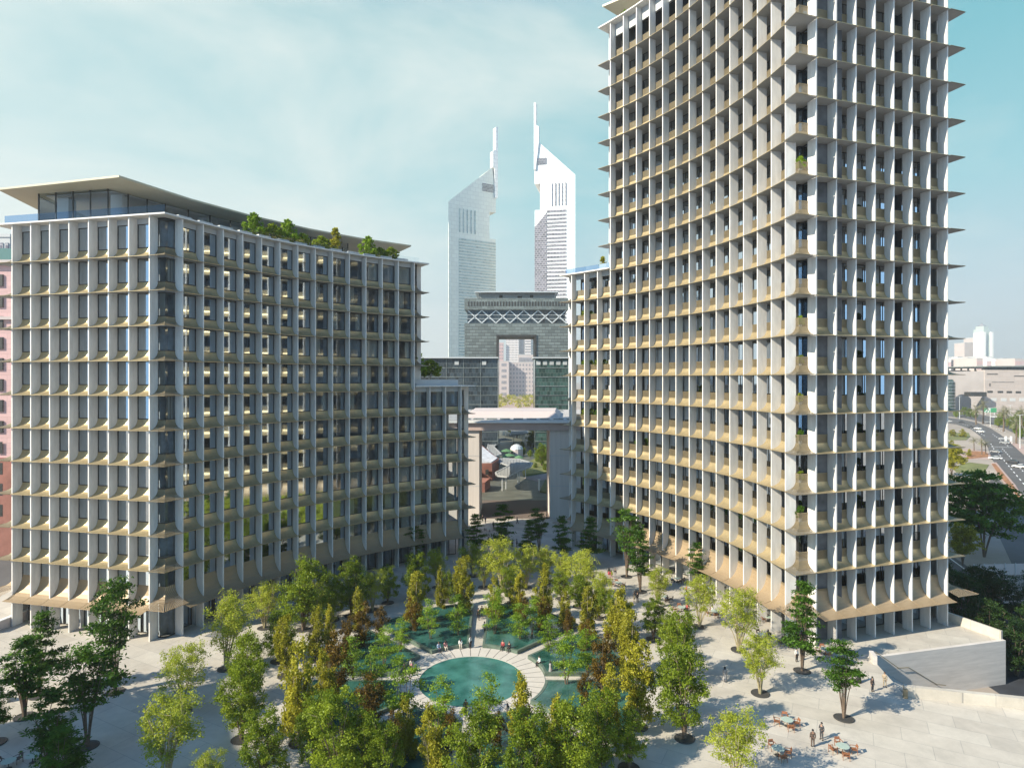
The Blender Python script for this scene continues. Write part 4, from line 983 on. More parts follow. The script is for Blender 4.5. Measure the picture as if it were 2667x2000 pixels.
person(2117, 1944, 'stand', 'brown', 'brown', 'man in dark brown suit seen from behind between the wooden table sets', 170)
person(2140, 1925, 'talk', 'charcoal', 'charcoal', 'man in charcoal suit facing the brown suited man near the wooden tables', -60)
person(2272, 1800, 'stand', 'brown', 'charcoal', 'man in dark suit standing at the top of the stairs, left of two', 20)
person(2304, 1788, 'talk', 'tan', 'tan', 'man in tan suit standing at the top of the stairs, right of two', -40)
person(2237, 1777, 'stand', 'black', 'black', 'woman in black robe half hidden behind the lone maple tree', 30, dress='robe')
person(1888, 1773, 'stand', 'grey', 'grey', 'woman in long grey robe with black headscarf alone on the right plaza', 150, dress='robe')
person(1660, 1568, 'stand', 'black', 'black', 'man in black suit and white shirt beside the slim pale tree', 10)
person(1652, 1567, 'stand', 'charcoal', 'tan', 'woman in charcoal top and tan skirt at the black suited mans side', 20, dress='skirt', hair='long_hair')
person(1586, 1503, 'stand', 'black', 'red', 'person in black top and dark red skirt, left of the walking trio', 190, dress='skirt', hair='long_hair')
person(1592, 1509, 'walk', 'red', 'pink', 'person in red top with pink trousers, middle of the walking trio', 200, hair='long_hair')
person(1602, 1504, 'stand', 'black', 'grey', 'person in black top and grey trousers, right of the walking trio', 150)
person(1788, 1550, 'walk', 'red', 'black', 'person in red top and black trousers striding before the tower tables', 80)
person(1246, 1613, 'walk', 'black', 'black', 'person in black walking on the straight path, nearer of the pair', 0)
person(1255, 1607, 'walk', 'charcoal', 'navy', 'person in charcoal walking on the straight path, farther of the pair', 10)
def seat_xy(ang, r_=9.28): return (PCX + r_ * math.cos(R(ang)), PCY + r_ * math.sin(R(ang)))
for px, ang, top, bot, lab, hr_ in ((1131, 122, 'blue', 'navy', 'seated man in light blue shirt and navy trousers on the pool wall', 'hair'), (1150, 116, 'pink', 'cream', 'seated woman in pink top on the pool wall beside the blue shirted man', 'long_hair'),
        (1193, 103, 'white', 'cream', 'seated woman in white top on the pool wall left of the straight path', 'long_hair'), (1308, 66, 'red', 'black', 'seated man in red shirt talking on the pool wall behind the round pool', 'hair'), (1326, 60, 'black', 'black', 'seated person in black on the pool wall beside the red shirted man', 'hair'),
        (1403, 23, 'white', 'black', 'seated person in white top on the pool wall right of the round pool', 'hair'), (1315, 299, 'grey', 'grey', 'seated person in grey at the near side of the round pool', 'long_hair')):
    x, y = seat_xy(ang); person(px, 0, 'sit', top, bot, lab, ang - 270 + 180 + 0, hr_, xy=(x, y), group='people sitting on the pool walls')
person(1225, 1688, 'stand', 'white', 'black', 'man in white shirt and black trousers standing at the end of the straight path', 60)
person(1053, 1765, 'stand', 'black', 'black', 'man in black standing left of the round pool', 40)
person(1072, 1750, 'stand', 'cream', 'pink', 'woman in cream top and pink skirt left of the round pool', 200, 'long_hair', 'skirt')
person(820, 1767, 'walk', 'black', 'black', 'person in black at the far end of the left path between the pools', 90)
person(1213, 1862, 'stand', 'brown', 'charcoal', 'man in brown jacket at the near rim of the round pool', 180)
person(1434, 1757, 'stand', 'grey', 'grey', 'person in grey robe at the right rim of the round pool', 90, dress='robe')
person(217, 1797, 'stand', 'black', 'black', 'person in black behind the dark layered trees at left', 60)
for i, (px, py, c, l) in enumerate(((1257, 1358, 'black', 'leftmost by the portal'), (1264, 1362, 'navy', 'second from the left by the portal'), (1347, 1364, 'navy', 'alone in the middle of the portal edge'), (1285, 1376, 'charcoal', 'between two far dark trees'),
        (1334, 1430, 'black', 'striding, left of a far pair in the shade'), (1346, 1424, 'navy', 'right of a far pair in the shade'), (1355, 1452, 'navy', 'left of a pair beside the thin far tree'), (1363, 1456, 'black', 'right of a pair beside the thin far tree'),
        (1263, 1474, 'charcoal', 'left of the tallest far yellow tree'), (1424, 1350, 'brown', 'beside the right leg of the portal'), (1273, 1418, 'black', 'near the dark far chairs'), (1282, 1424, 'charcoal', 'just right of the dark far chairs'))):
    person(px, py, 'walk' if i % 2 == 0 else 'stand', c, 'black', 'small far person in %s clothes, %s' % (c, l), 50 * i)

for px, py, ps, top, bot, lab, f_, kw in ((1560, 1545, 'walk', 'cream', 'tan', 'person in cream top and tan trousers walking near the far yellow-green trees', 100, {}), (1755, 1640, 'talk', 'blue', 'navy', 'man in blue shirt standing before the tower tables', 200, {}), (1768, 1636, 'stand', 'pink', 'grey', 'woman in pink top and grey skirt standing before the tower tables', 100, dict(dress='skirt', hair='long_hair')),
        (1935, 1585, 'walk', 'black', 'charcoal', 'person in black walking under the tower awnings', 70, {}), (1545, 1515, 'walk', 'navy', 'charcoal', 'person in navy walking along the shade line before the tower', 120, {}), (1500, 1500, 'stand', 'black', 'black', 'person in black alone by the shaded tower end', 40, {}), (1690, 1600, 'walk', 'white', 'navy', 'person in white top crossing behind the ringed leafy tree', 250, {}), (1262, 1650, 'walk', 'blue', 'charcoal', 'person in blue shirt walking on the straight path near the round pool', 170, {}), (2075, 1722, 'stand', 'white', 'black', 'waiter in white shirt behind the slender tower corner maple', 20, {})):
    person(px, py, ps, top, bot, lab, f_, **kw)

# ------------------------------------------------------------------ tables and chairs
def mk(fn, name, m):
    mb = MB(); fn(mb); return mb.mesh(name, m)
def chair_meshes(m):
    d = {}
    d['seat'] = mk(lambda b: b.box(-.26, .26, -.25, .25, .40, .445), 'seat', m)
    def bk(b):
        b.add([(-.27, .25, .62), (.27, .25, .62), (.27, .33, .86), (-.27, .33, .86), (-.27, .28, .62), (.27, .28, .62), (.27, .36, .86), (-.27, .36, .86)], [(0, 1, 2, 3), (7, 6, 5, 4), (0, 4, 5, 1), (1, 5, 6, 2), (2, 6, 7, 3), (3, 7, 4, 0)])
        for s in (-1, 1): b.bar((s * .25, .24, .42), (s * .25, .30, .70), .035)
    d['backrest'] = mk(bk, 'backrest', m)
    d['arm'] = [mk(lambda b, s=s: b.box(s * .30 - .03, s * .30 + .03, -.27, .29, .62, .655), 'armrest', m) for s in (-1, 1)]
    d['leg'] = [mk(lambda b, s=s, q=q: b.bar((s * .29, q * .27, 0), (s * .29, q * .25, .63), .038), 'leg', m) for s in (-1, 1) for q in (-1, 1)]
    return d
CH = {'wooden': chair_meshes(M['timber']), 'dark': chair_meshes(M['timber_d'])}
def chair(x, y, rz, kind, where, full=True):
    d = CH[kind]
    t = thing('armchair', kind + ' armchair ' + where, 'chair', (x, y, 0), rz, 'armchairs at the plaza tables')
    link('seat', d['seat'], t); link('backrest', d['backrest'], t)
    for a in d['arm']: link('armrest', a, t)
    for l in d['leg']: link('leg', l, t)
mb = MB(); mb.lathe([(.60, .70), (.62, .715), (.60, .73)], n=28); TT = mb.mesh('table_top', M['table'])
mb = MB(); mb.lathe([(.045, .03), (.045, .70)], n=8); mb.lathe([(.30, 0), (.28, .03)], n=16); TP = mb.mesh('pedestal', M['ring'])
SITTERS = {(1764, 180): ('white', 'charcoal', 'hair'), (1732, 270): ('navy', 'black', 'hair'), (1775, 0): ('red', 'black', 'long_hair'), (1862, 90): ('white', 'navy', 'hair'), (1850, 0): ('white', 'black', 'hair'), (1850, 90): ('blue', 'black', 'hair'), (1985, 0): ('charcoal', 'black', 'long_hair'), (2055, 90): ('black', 'black', 'hair'), (2055, 270): ('white', 'tan', 'long_hair'), (1292, 180): ('black', 'black', 'hair'), (960, 0): ('charcoal', 'black', 'hair')}
SIDES = {0: 'right', 90: 'far', 180: 'left', 270: 'near'}
def table_set(px, py, angs, kind, phrase, col='table'):
    x, y, _ = G(px, py)
    t = thing('round_table', 'round green-grey table ' + phrase, 'table', (x, y, 0), 0, 'round tables on the plaza')
    link('table_top', TT, t); link('pedestal', TP, t)
    for a in angs:
        q = R(a + random.uniform(-14, 14)); r_ = random.uniform(0.92, 1.1)
        if (px, a) in SITTERS:
            c_ = SITTERS[(px, a)]
            rz_ = q - PI / 2; B_ = person(px, 0, 'sit', c_[0], c_[1], 'seated person in %s, %s side, table %s' % (c_[0], SIDES[a], phrase), math.degrees(rz_), c_[2], xy=(x + r_ * math.cos(q), y + r_ * math.sin(q)), group='people seated at the tables')
            B_.location.z = -0.045
        chair(x + r_ * math.cos(q), y + r_ * math.sin(q), q - PI / 2 + random.uniform(-.25, .25), kind, 'on the %s side, table %s' % (SIDES[a], phrase))
table_set(2050, 1890, (0, 90, 180, 270), 'wooden', 'left of the two suited men')
table_set(2195, 1960, (0, 90, 180, 270), 'wooden', 'right of the two suited men')
table_set(2026, 1966, (0, 90, 270), 'wooden', 'half hidden by the palest tree')
table_set(1610, 1527, (0, 90, 180), 'wooden', 'behind the black suited couple')
table_set(1764, 1516, (0, 180, 270), 'dark', 'at the tower foot beside a tall maple')
table_set(1732, 1564, (0, 180, 270), 'dark', 'behind the slim pale tree')
table_set(1775, 1592, (0, 90, 180), 'wooden', 'right of the ringed leafy tree')
table_set(1862, 1602, (90, 180, 270), 'wooden', 'near the middle fins of the tower')
table_set(1850, 1548, (0, 90, 180), 'dark', 'under the middle awnings of the tower')
table_set(1985, 1664, (0, 90), 'dark', 'behind the tower corner pale trees')
table_set(2055, 1682, (90, 180, 270), 'dark', 'left of the slender tower corner maple')
table_set(2150, 1703, (90, 180, 270), 'wooden', 'right of the slender tower corner maple')
table_set(2003, 1618, (0, 180), 'wooden', 'inside the tower colonnade')
table_set(960, 1512, (0, 180), 'dark', 'shaded, before the lower building awnings')
table_set(1130, 1482, (0, 90), 'dark', 'shaded, by the lower building far end')
table_set(22, 2000, (90, 180), 'dark', 'in the bottom left corner')
table_set(85, 1985, (0, 90), 'dark', 'under the bottom left maple trees')
table_set(1275, 1384, (0, 180), 'dark', 'far back near the portal')
table_set(1292, 1428, (0, 180, 270), 'dark', 'far back among the dark trees')

# ------------------------------------------------------------------ potted plants on the balconies and roof shrubs
def shrub_mesh(seed, h, r_, n, size, m, flat=0.2):
    rnd = random.Random(seed); cl = []
    for i in range(n):
        a = rnd.uniform(0, 2 * PI); q = r_ * math.sqrt(rnd.random()); z = h * rnd.uniform(0.2, 1.0)
        q *= math.sin(0.5 + 2.4 * z / h)
        cl.append((Vector((q * math.cos(a), q * math.sin(a), z)), (.28, .28, .22), 22))
    me = leaf_cloud('foliage', cl, size, m, lambda c: 0.4 + 0.3 * rnd.random(), flat)
    mb = MB()
    for i in range(5):
        a = i * 1.26; mb.tube([(0, 0, 0), (r_ * .5 * math.cos(a), r_ * .5 * math.sin(a), h * .75)], [.03, .012], 5)
    return me, mb.mesh('stem', M['bark'])
SH = [shrub_mesh(3, 2.0, 0.75, 26, .17, LM['L']), shrub_mesh(4, 2.2, 0.85, 30, .16, LM['G']), shrub_mesh(5, 1.7, 0.6, 22, .15, LM['Y']), shrub_mesh(6, 2.3, .8, 30, .17, LM['D'])]
SHR = [shrub_mesh(13, 4.0, 1.7, 90, .20, LM['L']), shrub_mesh(14, 3.4, 2.0, 100, .20, LM['G']), shrub_mesh(15, 4.4, 0.8, 60, .20, LM['O']), shrub_mesh(16, 3.0, 2.2, 100, .20, LM['G'])]
mb = MB(); mb.lathe([(.26, 0), (.36, .5), (.33, .52), (.30, .44)], n=12); POT = mb.mesh('pot', M['band'])
def pot_plant(x, y, z, i, where, pot=True, big=False, s=1.0):
    f, st_ = (SHR if big else SH)[i % 4]
    t = thing('potted_plant' if pot else 'roof_shrub', where, 'plant', (x, y, z), i * 1.7, 'plants on the tower balconies' if pot else 'shrubs on the roofs')
    t.scale = (s, s, s)
    link('foliage', f, t).location = (0, 0, 0.35 if pot else 0); link('stem', st_, t).location = (0, 0, 0.35 if pot else 0)
    if pot: link('pot', POT, t)
cx_, cy_ = moved([TB['rf'][0], TB['C0'], TB['cf'][0]], mitres([TB['rf'][0], TB['C0'], TB['cf'][0]], 1), -2.1)[1]
ORD = ['lowest', 'second', 'third', 'fourth', 'fifth', 'sixth', 'seventh', 'eighth', 'ninth', 'tenth']
for j, (k, i) in enumerate(((2, 3), (3, 1), (4, 3), (5, 2), (6, 1), (7, 0), (11, 0))):
    pot_plant(cx_, cy_, TB['levels'][k] + 1.2, i, 'potted plant on a corner balcony of the tower, %s from the bottom' % ORD[j], s=(.8, .62, .7, .75, .6, .66, .9)[j])
rb = [b for b in TB['bays'] if not b[3]]; cb = [b for b in TB['bays'] if b[3]]
def on_bay(b, k, i, where, d=-2.3):
    (x, y), rz = b[0], b[1]
    n_ = (-math.sin(rz), math.cos(rz)); pot_plant(x + n_[0] * d, y + n_[1] * d, TB['levels'][k] + 1.2, i, where, s=0.95)
for j, k in enumerate((2, 3, 4, 5, 6, 7, 8, 10, 12)): on_bay(rb[3], k, 3 if j % 2 else 1, 'potted plant in the fourth bay of the tower right face, %s from the bottom' % ORD[j])
for j, (b, k, i) in enumerate(((7, 7, 0), (7, 5, 1), (15, 8, 1), (15, 6, 0), (14, 6, 1), (11, 3, 0), (15, 4, 1), (14, 4, 3), (8, 12, 0))):
    on_bay(cb[b], k, i, 'potted plant on the curved tower front, ' + ['third bay side, level with the lower roof', 'third bay side, below the upper one', 'top one of the far end bay', 'second one of the far end bay', 'bushy one beside the far end bay', 'low, just above the shade line', 'dark one in the shaded end bay', 'dark one beside the shaded end bay', 'highest of all'][j])
rp = moved(LB['up'], LB['mu'], -3.2)
for j, (u, i, s) in enumerate(((5.2, 0, 1.0), (6.2, 1, 0.9), (7.0, 0, 1.05), (7.8, 3, 0.8), (8.9, 1, 0.8), (9.7, 2, 1.05), (11.6, 0, 1.0), (12.3, 3, 0.75), (13.0, 1, 0.8))):
    k = len(LB['front']) + int(u) - 1; t_ = u - int(u)
    x = rp[k][0] * (1 - t_) + rp[k + 1][0] * t_; y = rp[k][1] * (1 - t_) + rp[k + 1][1] * t_
    pot_plant(x, y, 60.2, i, 'green roof shrub on the lower building terrace, %s from the left' % ORD[j].replace('lowest', 'first'), False, True, s * 1.05)
wp = moved(LB['lo'], LB['ml'], -2.6)[LB['i0']:]
for j in range(3):
    x = wp[j][0] * .5 + wp[j + 1][0] * .5; y = wp[j][1] * .5 + wp[j + 1][1] * .5 + 1
    if j < 2: pot_plant(x - 0.8, y + 1, 36.7, 0 + j, ['tall bamboo clump against the end of the lower building', 'bamboo clump on the low wing roof, right of the tall one'][j], False, True, 1.5 - 0.3 * j)
x, y = wp[0]; 
ax, ay, az = A(1570, 700, 139.0); pot_plant(ax, ay, 60.0, 2, 'thin sparse tree on the low wing roof of the tower', False, True, 0.9)
ax, ay, az = A(1627, 40, 132.5); pot_plant(ax, ay, 111.0, 0, 'green shrub on the top terrace of the tower', False, True, 0.9)
# ------------------------------------------------------------------ concrete portal and the court behind it
M['conc'] = mat('board_marked_concrete', (0.62, 0.56, 0.51), 0.8, var=0.08, scale=0.6, stretch=(2.5, 1, 0.1), detail=6)
M['conc_d'] = mat('grey_roof_stone', (0.42, 0.40, 0.38), 0.85, var=0.2, scale=0.15, stretch=(0.3, 1.5, 1), detail=6)
M['granite'] = panel_mat('grey_granite', (0.145, 0.17, 0.165), 3.2, 1.6, (0.06, 0.07, 0.068), 0.55, 0.25, mort=0.09)
M['granite_l'] = mat('pale_granite', (0.40, 0.41, 0.40), 0.7, var=0.2, scale=0.2)
M['dkglass'] = panel_mat('dark_curtain_glass', (0.035, 0.05, 0.06), 1.6, 2.2, (0.10, 0.11, 0.12), 0.10, 0.45, mort=0.06)
M['grnglass'] = panel_mat('green_curtain_glass', (0.04, 0.08, 0.07), 1.6, 2.2, (0.13, 0.16, 0.15), 0.10, 0.45, mort=0.06)
M['steel'] = mat('pale_steel', (0.62, 0.64, 0.64), 0.4, metal=0.2)
M['lattice'] = mat('weathered_white_lattice', (0.36, 0.37, 0.37), 0.6)
M['towerwhite'] = panel_mat('white_cladding', (0.84, 0.84, 0.82), 6.0, 4.0, (0.66, 0.66, 0.65), 0.4, 0.03, mort=0.25)
M['towergrey'] = panel_mat('grey_green_cladding', (0.74, 0.765, 0.69), 6.0, 4.0, (0.64, 0.66, 0.60), 0.4, 0.04, mort=0.25)
M['tglass'] = panel_mat('violet_grey_glass', (0.17, 0.16, 0.19), 3.0, 2.0, (0.42, 0.41, 0.42), 0.2, 0.35, mort=0.22)
M['tglass_g'] = panel_mat('pale_green_glass', (0.38, 0.46, 0.44), 3.0, 2.0, (0.52, 0.58, 0.55), 0.25, 0.2, mort=0.18)
M['pinkwall'] = panel_mat('pink_stucco', (0.60, 0.39, 0.38), 4.0, 1.25, (0.48, 0.31, 0.30), 0.85, 0.06, mort=0.05)
M['redbrick'] = mat('red_sandstone', (0.30, 0.13, 0.10), 0.9, var=0.2, scale=0.4)
M['palepink'] = mat('pale_pink_stucco', (0.52, 0.45, 0.43), 0.85, var=0.05, scale=0.05)
M['paletower'] = mat('pale_white_pink_stucco', (0.74, 0.68, 0.66), 0.8)
M['mall'] = panel_mat('mall_stone', (0.44, 0.385, 0.355), 9.0, 5.0, (0.36, 0.31, 0.29), 0.85, 0.05, mort=0.12)
M['mall_d'] = mat('mall_side_painted_shade', (0.30, 0.28, 0.28), 0.8, var=0.1, scale=0.05)  # darker grey for the left face, its shade painted into the colour
M['greenroof'] = mat('green_copper_roof', (0.06, 0.14, 0.12), 0.6)

pt = thing('portal_gate', 'wide pale concrete portal with a flat roof between the two buildings', 'gate', (0, 165, 0))
for x0, x1 in ((-20, -8.65), (9.97, 22)):
    mb = MB(); mb.box(x0, x1, 0, 15, 0, 23.3); 
    for z in (8.6, 16.6): mb.box(x0, x1, -0.04, 0, z - 0.06, z + 0.06, 1)
    for xx in (x0 + 0.02, x1 - 0.9):
        pass
    mb.build('leg', [M['conc'], M['band']], pt)
mb = MB(); mb.box(-26, 28, -0.6, 58, 23.3, 25.3); mb.build('beam', mat('pink_concrete', (0.50, 0.38, 0.34), 0.8, var=0.08, scale=0.5), pt)
mb = MB(); mb.box(-27, 29, -1.4, 59, 25.3, 25.75); mb.build('roof_edge', M['white'], pt)
mb = MB(); mb.box(-25, 27, -0.6, 57, 25.75, 25.9); mb.build('roof', M['conc_d'], pt)
mb = MB(); 
P_ = [(-15, 11, 25.9), (13.2, 11, 25.9), (16, 36, 25.9), (-14, 36, 25.9), (-11.5, 13, 27.6), (12.2, 13, 27.6), (14, 33, 27.6), (-11.5, 33, 27.6)]
mb.add(P_, [(0, 1, 5, 4), (1, 2, 6, 5), (2, 3, 7, 6), (3, 0, 4, 7), (4, 5, 6, 7)]); mb.build('roof_light', M['palepink'], pt)
mb = MB()
for i in range(9): mb.box(-14 + i * 3.6, -11.4 + i * 3.6, 3, 6.2, 25.9, 26.1); mb.box(-14 + i * 3.6, -11.4 + i * 3.6, 46, 50, 25.9, 26.1)
mb.build('roof_panel', M['granite'], pt)
# court: red building at left, lattice canopies on posts, lawns, palms
rbd = thing('red_building', 'low dark red stone building with a dark roof seen through the portal', 'building', (0, 0, 0))
mb = MB(); mb.prism([(-40, 222), (-7.2, 226), (-5.0, 240), (-7.5, 252), (-16, 300), (-45, 300)], 0, 6.2); mb.build('wall', M['redbrick'], rbd)
mb = MB(); mb.prism([(-40, 223), (-7.6, 227), (-5.6, 240), (-8.0, 251), (-16.4, 298), (-45, 298)], 6.2, 6.5); mb.build('roof', M['core'], rbd)
mb = MB(); mb.prism([(-40, 199), (-8.8, 203), (-7.4, 212), (-40, 221)], 0, 3.2); mb.build('lower_wall', M['redbrick'], rbd)
for i in range(3): mb = MB(); mb.box(-9.5 - i * 4, -8.4 - i * 4, 223.5 - i * .5, 225.4 - i * .5, 2.5, 4.2); mb.build('window', M['frame'], rbd)
def lattice(name_where, pts, z, posts):
    t = thing('lattice_canopy', name_where, 'canopy', (0, 0, 0), 0, 'lattice canopies in the court')
    n = len(pts); mb = MB()
    for i in range(n): mb.bar((*pts[i], z), (*pts[(i + 1) % n], z), 0.55, 0.45)
    def inside(x, y):
        c = False
        for i in range(n):
            a, b = pts[i], pts[(i + 1) % n]
            if (a[1] > y) != (b[1] > y) and x < (b[0] - a[0]) * (y - a[1]) / (b[1] - a[1]) + a[0]: c = not c
        return c
    xs = [p[0] for p in pts]; ys = [p[1] for p in pts]
    for i in range(int((max(xs) - min(xs)) / 1.1) + 1):
        for j in range(int((max(ys) - min(ys)) / 2.2) + 1):
            x = min(xs) + i * 1.1; y = min(ys) + j * 2.2 + (1.1 if i % 2 else 0)
            if inside(x, y): mb.bar((x - .55, y - 1.1, z), (x + .55, y + 1.1, z), 0.26, 0.2); mb.bar((x - .55, y + 1.1, z), (x + .55, y - 1.1, z), 0.26, 0.2)
    mb.build('lattice_roof', M['lattice'], t)
    for x, y in posts: mb = MB(); mb.tube([(x, y, 0), (x, y, z)], 0.16, 8); mb.build('post', M['steel'], t)
lattice('white lattice canopy on posts nearest behind the portal', [(-4.6, 205), (-1.5, 203), (2.5, 216), (6.6, 226), (7.6, 236), (3, 247), (-4, 250), (-7, 242), (-1, 229), (-5.5, 212)], 5.0, [(-3.2, 206), (-2, 209), (2.0, 219), (2.6, 221), (5, 232)])
lattice('white lattice canopy curving along the red building', [(-7.8, 252), (-4.5, 262), (-8.5, 290), (-6, 318), (0, 322), (-4, 330), (-12, 318), (-11, 285), (-9, 262)], 5.2, [(-6, 258), (-9, 300)])
lattice('white lattice canopy farthest away in the court', [(-1, 335), (9, 352), (8, 392), (-14, 430), (-14, 400), (0, 372)], 6.0, [(1, 340), (7, 362), (6.2, 368), (-4, 400)])
def parasol(x, y, r_, where):
    t = thing('parasol', 'green parasol ' + where, 'parasol', (x, y, 0), 0, 'green parasols in the court')
    mb = MB(); mb.lathe([(r_, 3.0), (r_ * .55, 3.6), (.08, 4.1)], n=14); mb.build('canopy', mat('green_canvas', (0.09, 0.20, 0.09), 0.8), t)
    mb = MB(); mb.lathe([(.06, 0), (.06, 3.2)], n=6); mb.build('pole', M['steel'], t)
for x, y, r_, w in ((-2.5, 292, 3.0, 'farthest in the court'), (-1.2, 275, 3.0, 'in the middle of three'), (-3.2, 264, 2.6, 'nearest of three'), (3.0, 268, 2.2, 'right of the three by the hedge')): parasol(x, y, r_, w)
kk = thing('kiosk', 'small white domed kiosk among the green parasols', 'kiosk', (2.2, 296, 0))
mb = MB(); mb.lathe([(3, 0), (3, 3.6)], n=14); mb.build('wall', M['palepink'], kk); mb = MB(); mb.lathe([(3.1, 3.6), (2.6, 4.8), (1.4, 5.6), (.1, 5.9)], n=14); mb.build('roof', M['steel'], kk)
mb = MB(); mb.prism([(4.5, 236), (16, 247), (22, 262), (22, 300), (12, 290), (3.6, 262)], 0, 0.5); 
hd = tag(mb.build('court_lawn', M['lawn']), kind='structure')
mb = MB(); mb.prism([(9, 203), (14, 199), (24, 212), (12, 226)], 0, 0.4); tag(mb.build('front_lawn', M['lawn']), kind='structure')
mb = MB(); mb.prism([(4.5, 232), (9, 224), (24, 246), (24, 256)], 0, 0.06); tag(mb.build('court_path', M['pink_pave']), kind='structure')
kp = thing('white_pillar', 'small white stone pillar on the front lawn behind the portal', 'pillar', (8.9, 206, 0)); mb = MB(); mb.box(-.3, .3, -.3, .3, 0, 3.6); mb.build('shaft', M['white'], kp); mb = MB(); mb.box(-.4, .4, -.4, .4, 3.6, 3.8); mb.build('cap', M['white'], kp)
for i, (x, y, h, k, w) in enumerate(((12.5, 262, 9.5, 'G', 'round and sunlit behind the portal at right'), (17, 270, 8, 'G', 'behind the round sunlit one in the court'), (-1, 420, 12, 'O', 'far behind the portal, first from left'), (7, 415, 12, 'O', 'far behind the portal, second from left'), (15, 405, 12, 'O', 'far behind the portal, third from left'),
        (23, 400, 12, 'G', 'far behind the portal, rightmost'), (10, 335, 5, 'G', 'small in the court near the far canopy'), (16, 330, 5.5, 'G', 'small in the court, right of the far canopy'), (5.5, 300, 3.6, 'G', 'low beside the domed kiosk'), (8.5, 292, 3.6, 'G', 'low, right of the domed kiosk'), (11.5, 285, 3.4, 'G', 'low, next to the court lawn'), (14, 278, 6, 'O', 'yellowish on the court lawn'), (5, 318, 4.5, 'O', 'yellowish by the middle canopy'), (12, 352, 9, 'G', 'tall behind the middle canopy'), (19, 345, 8, 'O', 'golden behind the court lawn'), (6, 252, 2.4, 'G', 'low, at the near lawn corner'), (9.5, 256, 2.4, 'G', 'low, on the near lawn edge'), (13, 249, 3, 'G', 'low, beside the court path'), (-13, 330, 8, 'G', 'left of the far canopy behind the red building'), (3, 385, 11, 'G', 'beside the farthest canopy'), (18, 225, 5, 'O', 'on the front lawn beside the portal leg'))):
    plant_tree(k, x, y, h, w, i, 1.25, ring=False)

# ------------------------------------------------------------------ big arch building
D = 330.0; k_ = D / F
gb = thing('arch_building', 'grey stone arch building with a square opening and a truss band', 'building', (0, D, 0))
def X_(px): return (px - PX) * k_
def Z_(py): return EYE + (PY - py) * k_
xl, xr = X_(1210), X_(1480); ol, orr = X_(1297.5), X_(1392.5); ot = Z_(877)
mb = MB(); mb.box(xl, ol, 0, 24, 0, Z_(842)); mb.box(orr, xr, 0, 24, 0, Z_(842)); mb.box(ol, orr, 0, 24, ot, Z_(842)); mb.build('wall', M['granite'], gb)
mb = MB(); mb.box(ol - 0.9, ol + 0.05, -0.5, 23, 0, ot); mb.box(orr - 0.05, orr + 0.9, -0.5, 23, 0, ot); mb.box(ol - 0.9, orr + 0.9, -0.5, 23, ot - 0.05, ot + 1.0); mb.build('opening_frame', M['frame'], gb)
mb = MB(); mb.box(xl + 1.4, xr - 1.4, 1.2, 23, Z_(842), Z_(807)); mb.build('glass_band', M['dkglass'], gb)
mb = MB(); n = 7; x0 = X_(1218); dx = (X_(1475) - x0) / n
for i in range(n): mb.bar((x0 + i * dx, 0.9, Z_(841)), (x0 + (i + 1) * dx, 0.9, Z_(808)), 0.5); mb.bar((x0 + i * dx, 0.9, Z_(808)), (x0 + (i + 1) * dx, 0.9, Z_(841)), 0.5)
for z in (Z_(820), Z_(830)): mb.bar((xl + 1.4, 1.0, z), (xr - 1.4, 1.0, z), 0.16)
mb.build('truss', M['steel'], gb)
mb = MB(); mb.box(xl, xr, -0.8, 24, Z_(807), Z_(777)); mb.build('attic', M['granite'], gb)
mb = MB(); n = 34; x0 = X_(1217); dx = (X_(1474) - x0) / n
for i in range(n): mb.box(x0 + (i + .25) * dx, x0 + (i + .75) * dx, -0.9, -0.75, Z_(798), Z_(786))
mb.build('attic_slot', M['frame'], gb)
mb = MB(); mb.box(X_(1246), X_(1446), 4, 20, Z_(777), Z_(762)); mb.build('penthouse', M['granite_l'], gb)
mb = MB()
for a in (X_(1300), X_(1381)): mb.box(a, a + 1.7, 3.9, 4, Z_(774), Z_(766))
mb.box(X_(1348), X_(1360), 3.9, 4, Z_(774), Z_(769)); mb.build('penthouse_window', M['frame'], gb)
mb = MB(); 
q = [(X_(1246), 4, Z_(776)), (X_(1446), 4, Z_(776)), (X_(1453), 1, Z_(761)), (X_(1237), 1, Z_(761))]
mb.box(X_(1237), X_(1453), -1, 22, Z_(762), Z_(760)); 
for a, b in ((1246, 1237), (1250, 1241), (1446, 1453), (1442, 1449)): mb.bar((X_(a), 3, Z_(777)), (X_(b), -0.5, Z_(762)), 0.35)
mb.build('flying_roof', M['steel'], gb)
mb = MB()
for i in range(14):
    z = Z_(842) - 1.6 * (i + 1)
    for a, b in ((xl, ol - 0.9), (orr + 0.9, xr)): mb.box(a, b, -0.06, 0, z - 0.06, z + 0.06)
mb.build('course_line', M['frame'], gb)
